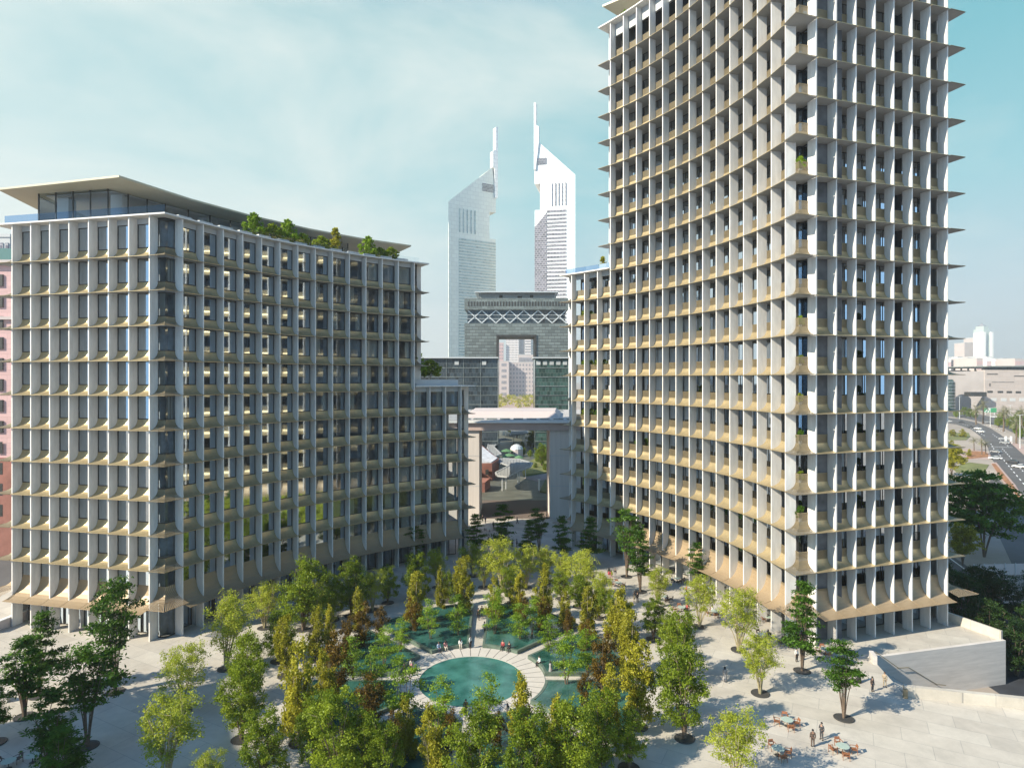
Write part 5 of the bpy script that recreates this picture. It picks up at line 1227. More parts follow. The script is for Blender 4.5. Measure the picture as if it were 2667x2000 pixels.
for px0, px1, mt, w in ((940, 1296.5, 'dkglass', 'left'), (1393.5, 1480, 'grnglass', 'right')):
    D2 = 300.0; k2 = D2 / F; x0 = (px0 - PX) * k2; x1 = (px1 - PX) * k2; zt = EYE + (PY - 933) * k2
    wg = thing('glass_wing', ('long dark glass office block left of the grey arch' if w == 'left' else 'dark green glass office block right of the grey arch'), 'building', (0, D2, 0), 0, 'glass blocks beside the arch')
    mb = MB(); mb.box(x0, x1, 0, 22, 0, zt); mb.build('glazing', M[mt], wg)
    mb = MB(); fl = 9
    for i in range(fl + 1): z = zt - i * 4.4; mb.box(x0, x1, -0.25, 0, z - 0.35, z)
    n = int((x1 - x0) / 8)
    for i in range(n + 1): xx = x0 + (x1 - x0) * i / max(1, n); mb.box(xx - .12, xx + .12, -0.22, -0.02, 0, zt)
    mb.build('floor_band', M['granite'], wg)
    mb = MB(); mb.box(x0 - 1, x1 + (0.3 if w == 'left' else 1), -1.5, 23, zt, zt + 0.5); mb.build('roof_slab', M['steel'], wg)
    mb = MB(); 
    for i in range(5): xx = x0 + (x1 - x0) * (i + .5) / 5; mb.box(xx - 1, xx + 1, -0.3, -0.02, zt - 3.2, zt - 1.4)
    mb.build('upper_window', M['granite_l'], wg)

# things seen through the arch
def block(name, label, px0, px1, ytop, Dp, zb, deep, wall, rows=0, cols=0, wm='frame', cat='building', rot=0.0, group=None, stripes=False):
    kk_ = Dp / F; x0 = (px0 - PX) * kk_; x1 = (px1 - PX) * kk_; zt = EYE + (PY - ytop) * kk_
    c = (x0 + x1) / 2; hw = (x1 - x0) / 2
    t = thing(name, label, cat, (c, Dp, zb), rot, group)
    H_ = zt - zb
    mb = MB(); mb.box(-hw, hw, 0, deep, 0, H_); mb.build('wall', M[wall], t)
    mb = MB(); mb.box(-hw - .3, hw + .3, -.3, deep + .3, H_, H_ + max(1.0, H_ * .012)); mb.build('roof_edge', M['band'], t)
    if rows:
        mb = MB(); hh = min(H_, (985 - ytop + 60) * kk_)
        for r_ in range(rows):
            z1 = H_ - hh * (r_ + .35) / rows; z0_ = H_ - hh * (r_ + .85) / rows
            if stripes: mb.box(-hw * .94, hw * .94, -.25, 0, z0_, z1)
            else:
                for c_ in range(cols):
                    a = -hw + 2 * hw * (c_ + .25) / cols; b = -hw + 2 * hw * (c_ + .75) / cols; mb.box(a, b, -.25, 0, z0_, z1)
        o = mb.build('window_band' if stripes else 'window_grid', M[wm], t)
    return t
block('office_block', 'white gridded high-rise seen through the arch opening', 1318, 1351, 876, 2200, -6, 40, 'paletower', 22, 9, 'tglass', group='buildings seen through the arch')
block('office_block', 'grey ribbed high-rise strip seen through the arch opening', 1352, 1366, 876, 2210, -6, 40, 'tglass', 0, 0, group='buildings seen through the arch')
block('office_block', 'pale striped high-rise at the right of the arch opening', 1367, 1383, 878, 2205, -6, 40, 'paletower', 20, 1, 'tglass', group='buildings seen through the arch', stripes=True)
block('office_block', 'green glass high-rise at the right edge of the arch opening', 1383, 1396, 880, 2215, -6, 40, 'tglass_g', 20, 1, 'steel', group='buildings seen through the arch', stripes=True)
block('office_block', 'small red brown high-rise at the left of the arch opening', 1298, 1311, 893, 2190, -6, 40, 'pinkwall', 14, 3, 'tglass', group='buildings seen through the arch')
block('hotel_block', 'pale pink low hotel with square windows seen through the arch', 1326, 1400, 944, 1500, -6, 40, 'palepink', 8, 9, 'tglass', group='buildings seen through the arch')
block('hotel_block', 'plain pink end block left of the low hotel in the arch', 1300, 1325, 941, 1480, -6, 40, 'palepink', 6, 1, 'tglass', group='buildings seen through the arch')
block('hotel_block', 'stepped upper storey behind the low pink hotel', 1350, 1400, 924, 1560, -6, 30, 'palepink', 5, 1, 'tglass', group='buildings seen through the arch', stripes=True)
cl = []
rr_ = random.Random(4)
for i in range(150):
    x = rr_.uniform(-30, 52); y = rr_.uniform(860, 1380); cl.append((Vector((x, y, -6 + rr_.uniform(2, 7))), (4, 5, 2.5), 26))
tag(link('distant_treetops', leaf_cloud('distant_treetops', cl, 1.3, LM['O'], lambda c: rr_.uniform(.1, .8), 0.2)), 'mass of dusty trees on the car park seen through the arch', None, None, 'stuff')
mb = MB(); mb.prism([(-60, 700), (90, 700), (90, 1480), (-60, 1480)], -6.2, -5.98); struct('car_park', mb, M['pink_pave'])

# ------------------------------------------------------------------ the two sharp towers
def sharp_tower(label, D_, rot, flip, wallm, glassm, bandm, px):
    kk_ = D_ / F; cs = math.cos(rot)
    cxp = px['c']; xc = (cxp - PX) * kk_
    t = thing('spire_tower', label, 'skyscraper', (xc, D_, -6), rot)
    def W(p): return ((p[0] - cxp) * kk_ / cs, EYE + 6 + (PY - p[1]) * kk_)
    def sil(name, pts, y0, y1, m):
        P = [W(p) for p in pts]; n = len(P); mb = MB()
        area = sum(P[i][0] * P[(i + 1) % n][1] - P[(i + 1) % n][0] * P[i][1] for i in range(n))
        if area < 0: P = P[::-1]
        xm = max(x for x, _ in P) if flip else min(x for x, _ in P); kt = 0.12 if y1 > 20 else 1.0
        mb.add([(x, y0, z) for x, z in P] + [(xm + (x - xm) * kt, y1, z) for x, z in P], [tuple(range(n)), tuple(reversed(range(n, 2 * n)))] + [(i, n + i, n + (i + 1) % n, (i + 1) % n) for i in range(n)])
        return mb.build(name, M[m], t)
    for name, pts, y0, y1, m in px['parts']: sil(name, pts, y0, y1, m)
    a, b, ytop, ybot, st_ = px['bands']
    mb = MB(); y = ytop
    while y < ybot:
        (x0, z0_), (x1, z1_) = W((a, y + st_ * .5)), W((b, y)); mb.box(min(x0, x1), max(x0, x1), -0.5, 0.2, z0_, z1_); y += st_
    mb.build('window_band', M[bandm], t)
    mb = MB()
    for xx in px['slits']:
        (x0, z0_), (x1, z1_) = W((xx - 1.1, px['sy'][1])), W((xx + 1.1, px['sy'][0])); mb.box(min(x0, x1), max(x0, x1), -0.6, 0.2, z0_, z1_)
    mb.build('slit_window', M['tglass_g' if flip else 'tglass'], t)
    mb = MB(); a, b, y0_, y1_ = px['louv']; y = y0_
    while y < y1_:
        (x0, z0_), (x1, z1_) = W((a, y + 1.7)), W((b, y)); mb.box(min(x0, x1), max(x0, x1), -0.6, 0.2, z0_, z1_); y += 3.6
    mb.build('louvre', M['tglass'], t)
    c0, r_, y0_, y1_ = px['cyl']; x, z0_ = W((c0, y1_)); _, z1_ = W((c0, y0_))
    mb = MB(); mb.lathe([(r_ * kk_, z0_), (r_ * kk_, z1_)], (x, 8, 0), 20); mb.build('glass_drum', mat('violet_drum_glass', (0.34, 0.25, 0.32), 0.2, metal=0.3), t)
sharp_tower('grey-green skyscraper with a slanted top and a left hand window field, shorter of the twins', 620.0, R(32), True, 'towergrey', 'tglass_g', 'tglass_g', dict(c=1232,
    parts=[('wall', [(1171.6, 1080), (1171.6, 536), (1281, 426), (1290.5, 505), (1290.5, 545), (1274, 545), (1274, 616), (1290, 616), (1290, 1080)], 0, 34, 'towergrey'),
           ('mast', [(1281, 425), (1281, 384), (1288.5, 378), (1288.8, 319), (1294, 316), (1293.5, 506), (1286, 506), (1286, 430)], -1.5, 4, 'towerwhite'),
           ('side_edge', [(1171.6, 1080), (1171.6, 590), (1180, 605), (1180, 1080)], -0.8, 0, 'towergrey'),
           ('recess', [(1274, 545), (1290, 545), (1290, 616), (1274, 616)], 14, 20, 'towergrey')],
    bands=(1197, 1290, 626, 1000, 7.6), slits=(1199, 1208.5, 1218, 1227.5, 1237), sy=(549, 610), louv=(1255, 1284, 473, 493), cyl=(1267, 11, 543, 616)))
sharp_tower('bright white skyscraper with a slanted top and dark window bands, taller of the twins', 600.0, R(-12), False, 'towerwhite', 'tglass', 'tglass', dict(c=1445,
    parts=[('wall', [(1393, 1080), (1393, 545), (1407, 545), (1407, 476), (1392.5, 476), (1391.8, 345), (1403, 367), (1497, 459), (1497, 1080)], 0, 36, 'towerwhite'),
           ('mast', [(1391.5, 440), (1391.5, 264), (1397.3, 266), (1397.3, 324), (1404, 328), (1404, 370), (1396, 440)], -1.5, 4, 'towerwhite'),
           ('glass_field', [(1393, 1080), (1393, 590), (1424, 553), (1424, 1080)], -0.4, 0, 'tglass')],
    bands=(1424, 1474, 548, 1000, 9.9), slits=(1438, 1447, 1455.5, 1464, 1473), sy=(478, 536), louv=(1400, 1424, 410, 428), cyl=(1415.5, 9, 472, 540)))

# ------------------------------------------------------------------ left edge: pink building and boundary wall
pb = thing('pink_building', 'tall pink stucco building with a green hipped roof behind the lower building', 'building', (-121, 150, -6))
mb = MB(); mb.box(-40, 1.2, 0, 34, 24, 70); mb.build('wall', M['pinkwall'], pb)
mb = MB(); mb.box(-40.3, 1.5, -0.3, 34.3, 0, 24); mb.build('base_wall', M['redbrick'], pb)
mb = MB(); mb.box(-41, 2.2, -1, 35, 70, 71.2); mb.box(-41, 1.8, -.7, 35, 57, 57.7); mb.build('cornice', M['palepink'], pb)
mb = MB(); mb.add([(-40, 0, 71.2), (1.4, 0, 71.2), (1.4, 34, 71.2), (-40, 34, 71.2), (-30, 14, 77), (-4, 14, 77)], [(0, 1, 5, 4), (1, 2, 5), (2, 3, 4, 5), (3, 0, 4)]); mb.build('roof', M['greenroof'], pb)
for r_ in range(12):
    for c_ in range(2):
        mb = MB(); x = -1.6 - c_ * 3.4; mb.box(x - .75, x + .75, -.34, -.02 if r_ > 3 else -.32, 10 + r_ * 5, 12.8 + r_ * 5); w_ = mb.build('window', M['frame'], pb)
bk = block('grey_block', 'plain grey apartment block rising behind the pink building', -30, 26, 618, 230, -6, 20, 'band', 10, 4, 'tglass')
bw = thing('boundary_wall', 'low pale boundary wall behind the left end of the lower building', 'wall', (-80, 97, 0))
mb = MB(); a_ = G(-30, 1652); b_ = G(76, 1608); wall_along(mb, a_[:2], b_[:2], 0.5, -6, 1.3, (-80, 97)); mb.build('wall_face', M['palepink'], bw)
mb = MB(); wall_along(mb, a_[:2], b_[:2], 0.6, 1.3, 1.42, (-80, 97)); mb.build('coping', M['white'], bw)
mb = MB(); mb.prism([(-200, 90), (-92, 99), (-92, 190), (-200, 190)], -6.2, -5.99); struct('service_road', mb, M['asphalt'])
# neighbour whose shade falls across the lower left of the plaza (itself outside the picture)
nb = thing('neighbour_block', 'pale office block outside the left picture edge that shades the plaza', 'building', (-98.9, 45.6, 0))
mb = MB(); mb.prism([(0, 0), (31, -53), (-20, -80), (-50, -28)], -6, 45); mb.build('wall', M['stone'], nb)
mb = MB(); mb.prism([(.3, .3), (31.3, -53), (-20, -80.3), (-50.3, -28)], 45, 45.6); mb.build('roof_edge', M['band'], nb)

# ------------------------------------------------------------------ right side: avenue, mall, far city
zr = -6.0
def Q(zx, zy, z=zr): return G(2460 + zx / 3.19, 980 + zy / 3.19, z)[:2]
def sheet(name, pts, m, lift): 
    mb = MB(); mb.prism([Q(*p) for p in pts], -6.3, zr + lift); return struct(name, mb, M[m])
sheet('avenue', [(700, 1050), (600, 930), (545, 860), (470, 770), (400, 700), (385, 670), (370, 620), (345, 560), (300, 500), (220, 440), (100, 400), (-120, 370), (-120, 335), (0, 340), (130, 355), (270, 385), (380, 430), (460, 480), (540, 540), (600, 600), (700, 690)], 'asphalt', 0.02)
sheet('far_carriageway', [(-100, 290), (120, 300), (300, 318), (440, 345), (560, 395), (700, 470), (700, 530), (470, 420), (330, 385), (150, 345), (-100, 322)], 'asphalt', 0.016)
sheet('median_strip', [(385, 722), (430, 715), (500, 800), (590, 905), (680, 1060), (680, 1170), (600, 1010), (470, 860)], 'pink_pave', 0.15)
sheet('flower_strip', [(392, 730), (422, 728), (490, 810), (580, 920), (670, 1085), (670, 1140), (600, 990), (470, 845)], 'soil', 0.25)
sheet('corner_island', [(40, 700), (180, 690), (370, 690), (385, 650), (340, 620), (180, 600), (60, 640)], 'pink_pave', 0.12)
sheet('island_lawn', [(180, 690), (360, 672), (365, 645), (330, 628), (200, 622)], 'soil', 0.2)
sheet('verge_lawn', [(20, 470), (200, 470), (215, 500), (180, 530), (20, 530)], 'lawn', 0.2)
sheet('near_lawn', [(60, 760), (200, 715), (370, 735), (330, 800), (100, 800)], 'lawn', 0.12)
sheet('right_pavement', [(540, 545), (600, 600), (720, 700), (720, 610), (600, 555)], 'pink_pave', 0.14)
sheet('side_road', [(430, 830), (520, 930), (700, 1190), (720, 1640), (560, 1560), (430, 1280), (330, 900)], 'asphalt', 0.014)
sheet('service_lane', [(-60, 1420), (60, 1490), (180, 1570), (330, 1690), (700, 2100), (560, 2150), (240, 1740), (60, 1600), (-60, 1500)], 'asphalt', 0.018)
mb = MB(); mb.prism([(66.5, 20), (140, 20), (140, 92), (112, 104), (96, 119), (70, 119), (66.5, 98)], -6.3, zr + .012); struct('shade_painted_yard', mb, mat('shade_painted_asphalt', (0.03, 0.033, 0.04), 0.8, var=0.3, scale=0.3))  # near-black sheet over the sand: shade put into the ground colour
mk_ = MB()
def dash(p, q, n, w, duty=0.45):
    a = Vector(Q(*p)); b = Vector(Q(*q)); d = (b - a); l = d.length; d.normalize(); nn = Vector((-d.y, d.x)) * w / 2
    for i in range(n):
        s = a + d * (l * i / n); e = a + d * (l * (i + duty) / n)
        mk_.quad((*(s - nn), zr + .03), (*(e - nn), zr + .03), (*(e + nn), zr + .03), (*(s + nn), zr + .03))
for p, q, n, w in (((385, 560), (430, 640), 4, .4), ((430, 620), (680, 920), 12, .4), ((480, 600), (690, 830), 12, .4), ((400, 480), (540, 590), 8, .4), ((200, 420), (345, 500), 8, .5), ((150, 395), (330, 450), 9, .5), ((390, 585), (570, 590), 12, 2.2), ((330, 400), (520, 470), 9, .5)): dash(p, q, n, w)
for p, q in (((30, 1500), (290, 1690)),): dash(p, q, 1, .3, 1.0)
struct('lane_markings', mk_, M['white'])

ml_ = thing('mall_building', 'huge windowless beige mall block across the avenue with a green glass drum', 'building', (0, 0, zr))
def MX(zx, D_): return (2440 + zx / 5.925 - PX) * D_ / F
def MZ(zy, D_): return EYE - zr + (PY - 800 - zy / 5.925) * D_ / F
D_ = 800.0; xc = MX(742, D_); x2 = MX(1700, D_); xl_ = MX(60, 860.0)
zt = MZ(968, D_)
mb = MB(); mb.prism([(xc, D_), (x2, D_ - 10), (x2, D_ + 160), (xc, D_ + 160)], 0, zt); mb.build('wall', M['mall'], ml_)
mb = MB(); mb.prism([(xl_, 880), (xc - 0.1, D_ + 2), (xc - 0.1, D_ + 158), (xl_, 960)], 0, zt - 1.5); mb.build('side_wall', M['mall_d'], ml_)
mb = MB(); mb.prism([(xl_ - 3, 876), (xc + 2, D_ - 3), (x2, D_ - 14), (x2, D_ + 100), (xl_, 960)], zt + 3.5, zt + 5); mb.build('roof_edge', M['granite'], ml_)
for i in range(14):
    u = i / 13; x = xc + (x2 - xc) * u * .6; mb = MB(); mb.box(x, x + 4, D_ + 4 - 6 * u, D_ + 6, zt, zt + 3.5); mb.build('roof_post', M['frame'], ml_)
for i in range(8):
    u = i / 8; mb = MB(); mb.box(xl_ + (xc - xl_) * u, xl_ + (xc - xl_) * u + 1.2, 884 - 80 * u, 886 - 80 * u, zt - 1.5, zt + 3.5); mb.build('roof_post', M['frame'], ml_)
mb = MB()
def face_y(x): return D_ - 10 * (x - xc) / (x2 - xc)
def slot(z0x, z1x, y0_, y1_, th=0.25):
    x0, x1 = MX(z0x, D_), MX(z1x, D_); a = face_y(x0); b = face_y(x1); z0_, z1_ = MZ(y1_, D_), MZ(y0_, D_)
    mb.prism([(x0, a - th), (x1, b - th), (x1, b + .5), (x0, a + .5)], z0_, z1_)
for a in ((775, 850, 1290, 1320), (920, 995, 1292, 1322), (1045, 1120, 1294, 1324), (1172, 1245, 1296, 1326), (1310, 1380, 1298, 1328), (770, 920, 1027, 1040), (1150, 1340, 1058, 1070), (805, 818, 1175, 1220), (840, 1150, 1154, 1160)): mb = MB(); slot(*a); mb.build('window_slot', M['frame'], ml_)
for a in (825, 965, 1090, 1220): mb = MB(); slot(a, a + 80, 1400, 1450); mb.build('vent_panel', M['band'], ml_)
mb = MB(); mb.box(MX(510, 790.0), MX(760, 790.0), 789, 800, MZ(1375, 790.0), MZ(1310, 790.0)); mb.build('sign_band', M['frame'], ml_)
mb = MB(); xd = MX(215, 800.0); mb.lathe([(MX(380, 800) - xd, 0), (MX(380, 800) - xd, MZ(1170, 800)), ((MX(380, 800) - xd) * .8, MZ(1115, 800))], (xd, 815, 0), 24); mb.build('glass_drum', M['grnglass'], ml_)
mb = MB(); rd = MX(380, 800) - xd
for i in range(9): z = MZ(1560 - i * 50, 800); mb.lathe([(rd + .3, z), (rd + .3, z + 0.4)], (xd, 815, 0), 24)
mb.build('drum_ring', M['steel'], ml_)
# far city
def city(name, zx0, zx1, zy, D_, wall, rows, cols, wm, label, stripes=False): return block(name, label, 2440 + zx0 / 5.925, 2440 + zx1 / 5.925, 800 + zy / 5.925, D_, zr, 60, wall, rows, cols, wm, group='far city buildings', stripes=stripes)
city('city_tower', 427, 612, 555, 2600, 'palepink', 1, 9, 'pinkwall', 'pale broad far tower, left of the group on the horizon')
city('city_tower', 572, 700, 475, 2650, 'palepink', 14, 1, 'pinkwall', 'pale banded far tower between the broad one and the spire', True)
sp = thing('city_spire', 'slender far skyscraper with white side fins and a grey-green glass core', 'skyscraper', (MX(777, 2500.0), 2500, zr))
kk_ = 2500 / F / 5.925
mb = MB(); Zs = lambda zy: MZ(zy, 2500.0)
for zx0, zx1, y0_, y1_ in ((-45, 45, 1000, 385),): mb.add([(-52 * kk_, 0, 0), (52 * kk_, 0, 0), (52 * kk_, 60, 0), (-52 * kk_, 60, 0), (-35 * kk_, 0, Zs(385)), (35 * kk_, 0, Zs(385)), (35 * kk_, 60, Zs(385)), (-35 * kk_, 60, Zs(385))], [(0, 1, 5, 4), (1, 2, 6, 5), (2, 3, 7, 6), (3, 0, 4, 7), (4, 5, 6, 7)])
mb.build('glass_core', M['tglass_g'], sp)
for s in (-1, 1):
    mb = MB(); P_ = [(s * 50 * kk_, 0), (s * 74 * kk_, 0), (s * 72 * kk_, Zs(385)), (s * 38 * kk_, Zs(385))]
    P_ = P_ if s > 0 else P_[::-1]
    mb.add([(x, -8, z) for x, z in P_] + [(x, 50, z) for x, z in P_], [(0, 1, 2, 3), (7, 6, 5, 4), (0, 4, 5, 1), (1, 5, 6, 2), (2, 6, 7, 3), (3, 7, 4, 0)]); mb.build('side_fin', M['towerwhite'], sp)
mb = MB(); mb.box(-48 * kk_, 48 * kk_, 2, 58, Zs(384), Zs(335)); mb.box(-35 * kk_, 35 * kk_, 6, 50, Zs(335), Zs(290)); mb.build('crown_stage', M['tglass_g'], sp)
mb = MB(); mb.add([(-33 * kk_, 6, Zs(290)), (33 * kk_, 6, Zs(290)), (33 * kk_, 50, Zs(290)), (-33 * kk_, 50, Zs(290)), (0, 28, Zs(255))], [(0, 1, 4), (1, 2, 4), (2, 3, 4), (3, 0, 4)]); mb.tube([(0, 28, Zs(262)), (0, 28, Zs(225))], [2, .6], 5); mb.build('roof_cap', M['tglass'], sp)
cr_ = random.Random(9)
pos = 120; i = 0
LOW = ['first', 'second', 'third', 'fourth', 'fifth', 'sixth', 'seventh', 'eighth', 'ninth', 'tenth', 'eleventh', 'twelfth', 'thirteenth', 'fourteenth', 'fifteenth', 'sixteenth']
while pos < 1400 and i < 16:
    w = cr_.uniform(60, 150); city('city_block', pos, pos + w, cr_.uniform(765, 815), cr_.uniform(1500, 2200), cr_.choice(['palepink', 'palepink', 'towerwhite']), cr_.randrange(3, 6), int(w / 12), 'pinkwall', 'low pale far city block on the horizon, %s from the left' % LOW[i]); pos += w * cr_.uniform(.6, .95); i += 1

# palms
def palm_proto(seed, H):
    rnd = random.Random(seed); mb = MB()
    mb.tube([(0, 0, 0), (.15, 0, H * .4), (.1, .1, H)], [.42, .30, .26], 8); tr_ = mb.mesh('trunk', M['bark'])
    mb = MB()
    for i in range(34):
        a = i * 2.399; el = rnd.uniform(-.5, 1.25); L = rnd.uniform(3.2, 4.4); prev = Vector((0, 0, H)); d = Vector((math.cos(a) * math.cos(el), math.sin(a) * math.cos(el), math.sin(el)))
        side = Vector((-math.sin(a), math.cos(a), 0)); pts = [prev]
        for j in range(7): d = (d + Vector((0, 0, -.17))).normalized(); pts.append(pts[-1] + d * L / 7)
        for j in range(7):
            for s in (-1, 1):
                for h_ in (0, .5):
                    b = pts[j].lerp(pts[j + 1], h_); ln = .85 * math.sin(.5 + 2.3 * (j + h_) / 7); e = b + side * s * ln + (pts[j + 1] - pts[j]) * .8 + Vector((0, 0, -.25 * ln)); w = (pts[j + 1] - pts[j]) * .22
                    mb.add([b, b + w, e], [(0, 1, 2)])
    me = mb.mesh('crown', LM['palm']); return tr_, me
LM['palm'] = mat('palm_leaves', (0.17, 0.165, 0.085), 0.6, var=0.4, scale=0.5)
PALM = [palm_proto(1, 9.0), palm_proto(2, 7.5)]
def palm(zx, zyb, zyt, i, where):
    x, y = Q(zx, zyb); h = (zyb - zyt) / 3.19 / F * y
    t = thing('palm_tree', 'date palm ' + where, 'palm', (x, y, zr), i * 1.3, 'palms along the avenue'); s = h / 12.0
    t.scale = (s, s, s); a, b = PALM[i % 2]; link('trunk', a, t); link('crown', b, t)
for j, a in enumerate(((320, 395, 180, 0, 'tallest before the mall, left'), (262, 400, 205, 1, 'beside the tallest, before the mall'), (490, 460, 240, 0, 'left of the right street lamp, farther'), (596, 560, 330, 0, 'big, right of the signal gantry'), (246, 620, 480, 1, 'left of three on the corner island'), (308, 655, 505, 0, 'middle of three on the corner island'), (342, 650, 510, 1, 'right of three on the corner island'), (520, 420, 215, 1, 'before the beige mall wall, right'), (640, 450, 240, 0, 'at the right picture edge'))): palm(*a)
BIG = tree_proto('B', 77, 18, lambda t: 9.2 * dome(.12 + .80 * t) ** .6, (.30, .98), 420, 34, .36, LM['D'], M['bark'], 6, 5.0, (1.3, .45), .45, .22, lob_n=22, lob_r=.9, lob_h=.5)
def big_tree(x, y, h, wide, label, m=None, i=0):
    t = thing('broad_tree', label, 'tree', (x, y, zr), i * 1.1, 'broad trees beside the avenue'); s = h / 18; t.scale = (s * wide, s * wide, s); link('trunk', BIG['trunk'], t); c = link('crown', BIG['crown'], t)
    if m: c.material_slots[0].link = 'OBJECT'; c.material_slots[0].material = m
x, y = Q(330, 1500); big_tree(x, y, 20, 1.0, 'very broad dark green tree right of the tower beside the avenue')
x, y = Q(150, 1570); big_tree(x, y, 9.5, .85, 'yellow-green spreading tree in front of the broad dark one', LM['O'], 1)
x, y = Q(60, 830); big_tree(x, y, 14, .8, 'dry yellowish tree behind the broad dark one, next to the tower', LM['O'], 2)
for j, (zx, zy, h, w, wd) in enumerate(((70, 500, 5, 'on the verge lawn, left of two bushes', 2.2), (150, 505, 6, 'on the verge lawn, right of two bushes', 2.0), (165, 330, 10, 'before the glass drum of the mall', 1.3), (215, 345, 10, 'between the glass drum and the palms', 1.3), (470, 400, 11, 'before the mall wall, middle', 1.2), (620, 390, 12, 'before the mall wall, right', 1.2))):
    x, y = Q(zx, zy); plant_tree('O' if j < 2 else 'G', x, y, h, w, j, wd, ring=False, z=zr)
LM['shade'] = leaf_mat('shade_painted_leaves', (0.010, 0.030, 0.008), (0.045, 0.09, 0.018), 0.25)  # leaf colours darkened to stand in for shade the sun leaves out
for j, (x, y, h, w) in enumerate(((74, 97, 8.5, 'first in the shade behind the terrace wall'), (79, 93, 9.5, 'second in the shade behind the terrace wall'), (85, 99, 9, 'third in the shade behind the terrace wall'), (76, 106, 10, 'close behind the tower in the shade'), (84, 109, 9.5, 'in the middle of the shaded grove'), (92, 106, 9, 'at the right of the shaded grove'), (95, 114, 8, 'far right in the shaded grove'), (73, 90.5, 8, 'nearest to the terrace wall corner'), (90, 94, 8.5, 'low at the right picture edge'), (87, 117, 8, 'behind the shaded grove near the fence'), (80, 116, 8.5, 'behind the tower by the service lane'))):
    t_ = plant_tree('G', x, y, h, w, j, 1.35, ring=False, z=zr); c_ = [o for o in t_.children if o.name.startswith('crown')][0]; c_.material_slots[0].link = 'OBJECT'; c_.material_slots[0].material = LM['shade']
    t_['label'] = 'leafy tree painted shade-dark, ' + w
fn = thing('panel_fence', 'long pale panel fence along the shaded lane behind the tower', 'fence', (*Q(240, 1660), zr))
a = Vector(Q(240, 1665)); b = Vector(Q(760, 1650)); d = (b - a).normalized()
mb = MB(); mb.obox(((b - a) / 2)[:], d, (-d.y, d.x), (b - a).length / 2, .05, 0.1, 2.5); mb.build('panel', M['palepink'], fn)
for i in range(7): q = (b - a) * (i / 6); mb = MB(); mb.obox((q.x, q.y - .12), d, (-d.y, d.x), .08, .08, 0, 2.7); mb.build('post', M['band'], fn)
for j, (zx, zy, h, w, k, wd) in enumerate(((60, 620, 6, 'left on the corner island', 'O', 1.6), (125, 640, 4, 'middle of the corner island', 'O', 1.9), (205, 665, 4, 'low on the corner island by the palms', 'O', 1.7), (560, 430, 10, 'right of the mall palms', 'G', 1.4), (660, 430, 11, 'at the picture edge before the mall', 'G', 1.4), (590, 470, 8, 'by the far kerb of the avenue', 'G', 1.5), (640, 520, 8, 'by the kerb at the picture edge', 'G', 1.5), (450, 425, 8, 'between the billboard and the gantry', 'G', 1.4), (250, 350, 8, 'under the tallest palms', 'G', 1.4), (95, 345, 8, 'left before the glass drum', 'G', 1.3))):
    x, y = Q(zx, zy); plant_tree(k, x, y, h, w, j, wd, ring=False, z=zr)
# cars
def car_meshes():
    mb = MB(); W = .9
    prof = [(-2.25, .35), (-2.25, .85), (-1.95, .98), (-1.1, 1.02), (1.0, 1.0), (2.05, .82), (2.25, .62), (2.25, .35)]
    n = len(prof); mb.add([(-W, x, z) for x, z in prof] + [(W, x, z) for x, z in prof], [tuple(range(n)), tuple(reversed(range(n, 2 * n)))] + [((i + 1) % n, i, n + i, n + (i + 1) % n) for i in range(n)]); body = mb.mesh('body', M['white'])
    mb = MB(); c = [(-1.85, .97), (-1.25, 1.42), (.25, 1.45), (1.05, .99)]; n = 4
    mb.add([(-.80, x, z) for x, z in c] + [(.80, x, z) for x, z in c], [tuple(range(n)), tuple(reversed(range(n, 2 * n)))] + [((i + 1) % n, i, n + i, n + (i + 1) % n) for i in range(n)]); cab = mb.mesh('windows', M['dkglass'])
    mb = MB(); mb.add([(-.74, -1.2, 1.43), (.74, -1.2, 1.43), (.74, .22, 1.46), (-.74, .22, 1.46), (-.74, -1.2, 1.49), (.74, -1.2, 1.49), (.74, .22, 1.5), (-.74, .22, 1.5)], [(0, 3, 2, 1), (4, 5, 6, 7), (0, 1, 5, 4), (1, 2, 6, 5), (2, 3, 7, 6), (3, 0, 4, 7)]); roof = mb.mesh('roof', M['white'])
    wh = []
    for sx in (-1, 1):
        for yy in (-1.4, 1.4): mb = MB(); mb.tube([(sx * .72, yy, .33), (sx * .93, yy, .33)], .33, 12); wh.append(mb.mesh('wheel', M['frame']))
    lt = []
    for sx in (-1, 1): mb = MB(); mb.box(sx * .65 - .18, sx * .65 + .18, 2.2, 2.27, .62, .75); lt.append(mb.mesh('headlight', M['steel']))
    return body, cab, roof, wh, lt
CM = car_meshes()
PAINT = dict(white=M['white'], dark=COLS['charcoal'], silver=mat('silver_paint', (.45, .46, .47), .35, metal=.4))
def car(zx, zy, rz, col, where):
    x, y = Q(zx, zy); t = thing('parked_car' if False else 'car', col + ' car ' + where, 'car', (x, y, zr + .03), R(rz), 'cars on the avenue'); t.scale = (1.2, 1.2, 1.2)
    for m_, nm in ((CM[0], 'body'), (CM[2], 'roof')): o = link(nm, m_, t); o.material_slots[0].link = 'OBJECT'; o.material_slots[0].material = PAINT[col]
    link('windows', CM[1], t)
    for w_ in CM[3]: link('wheel', w_, t)
    for l_ in CM[4]: link('headlight', l_, t)
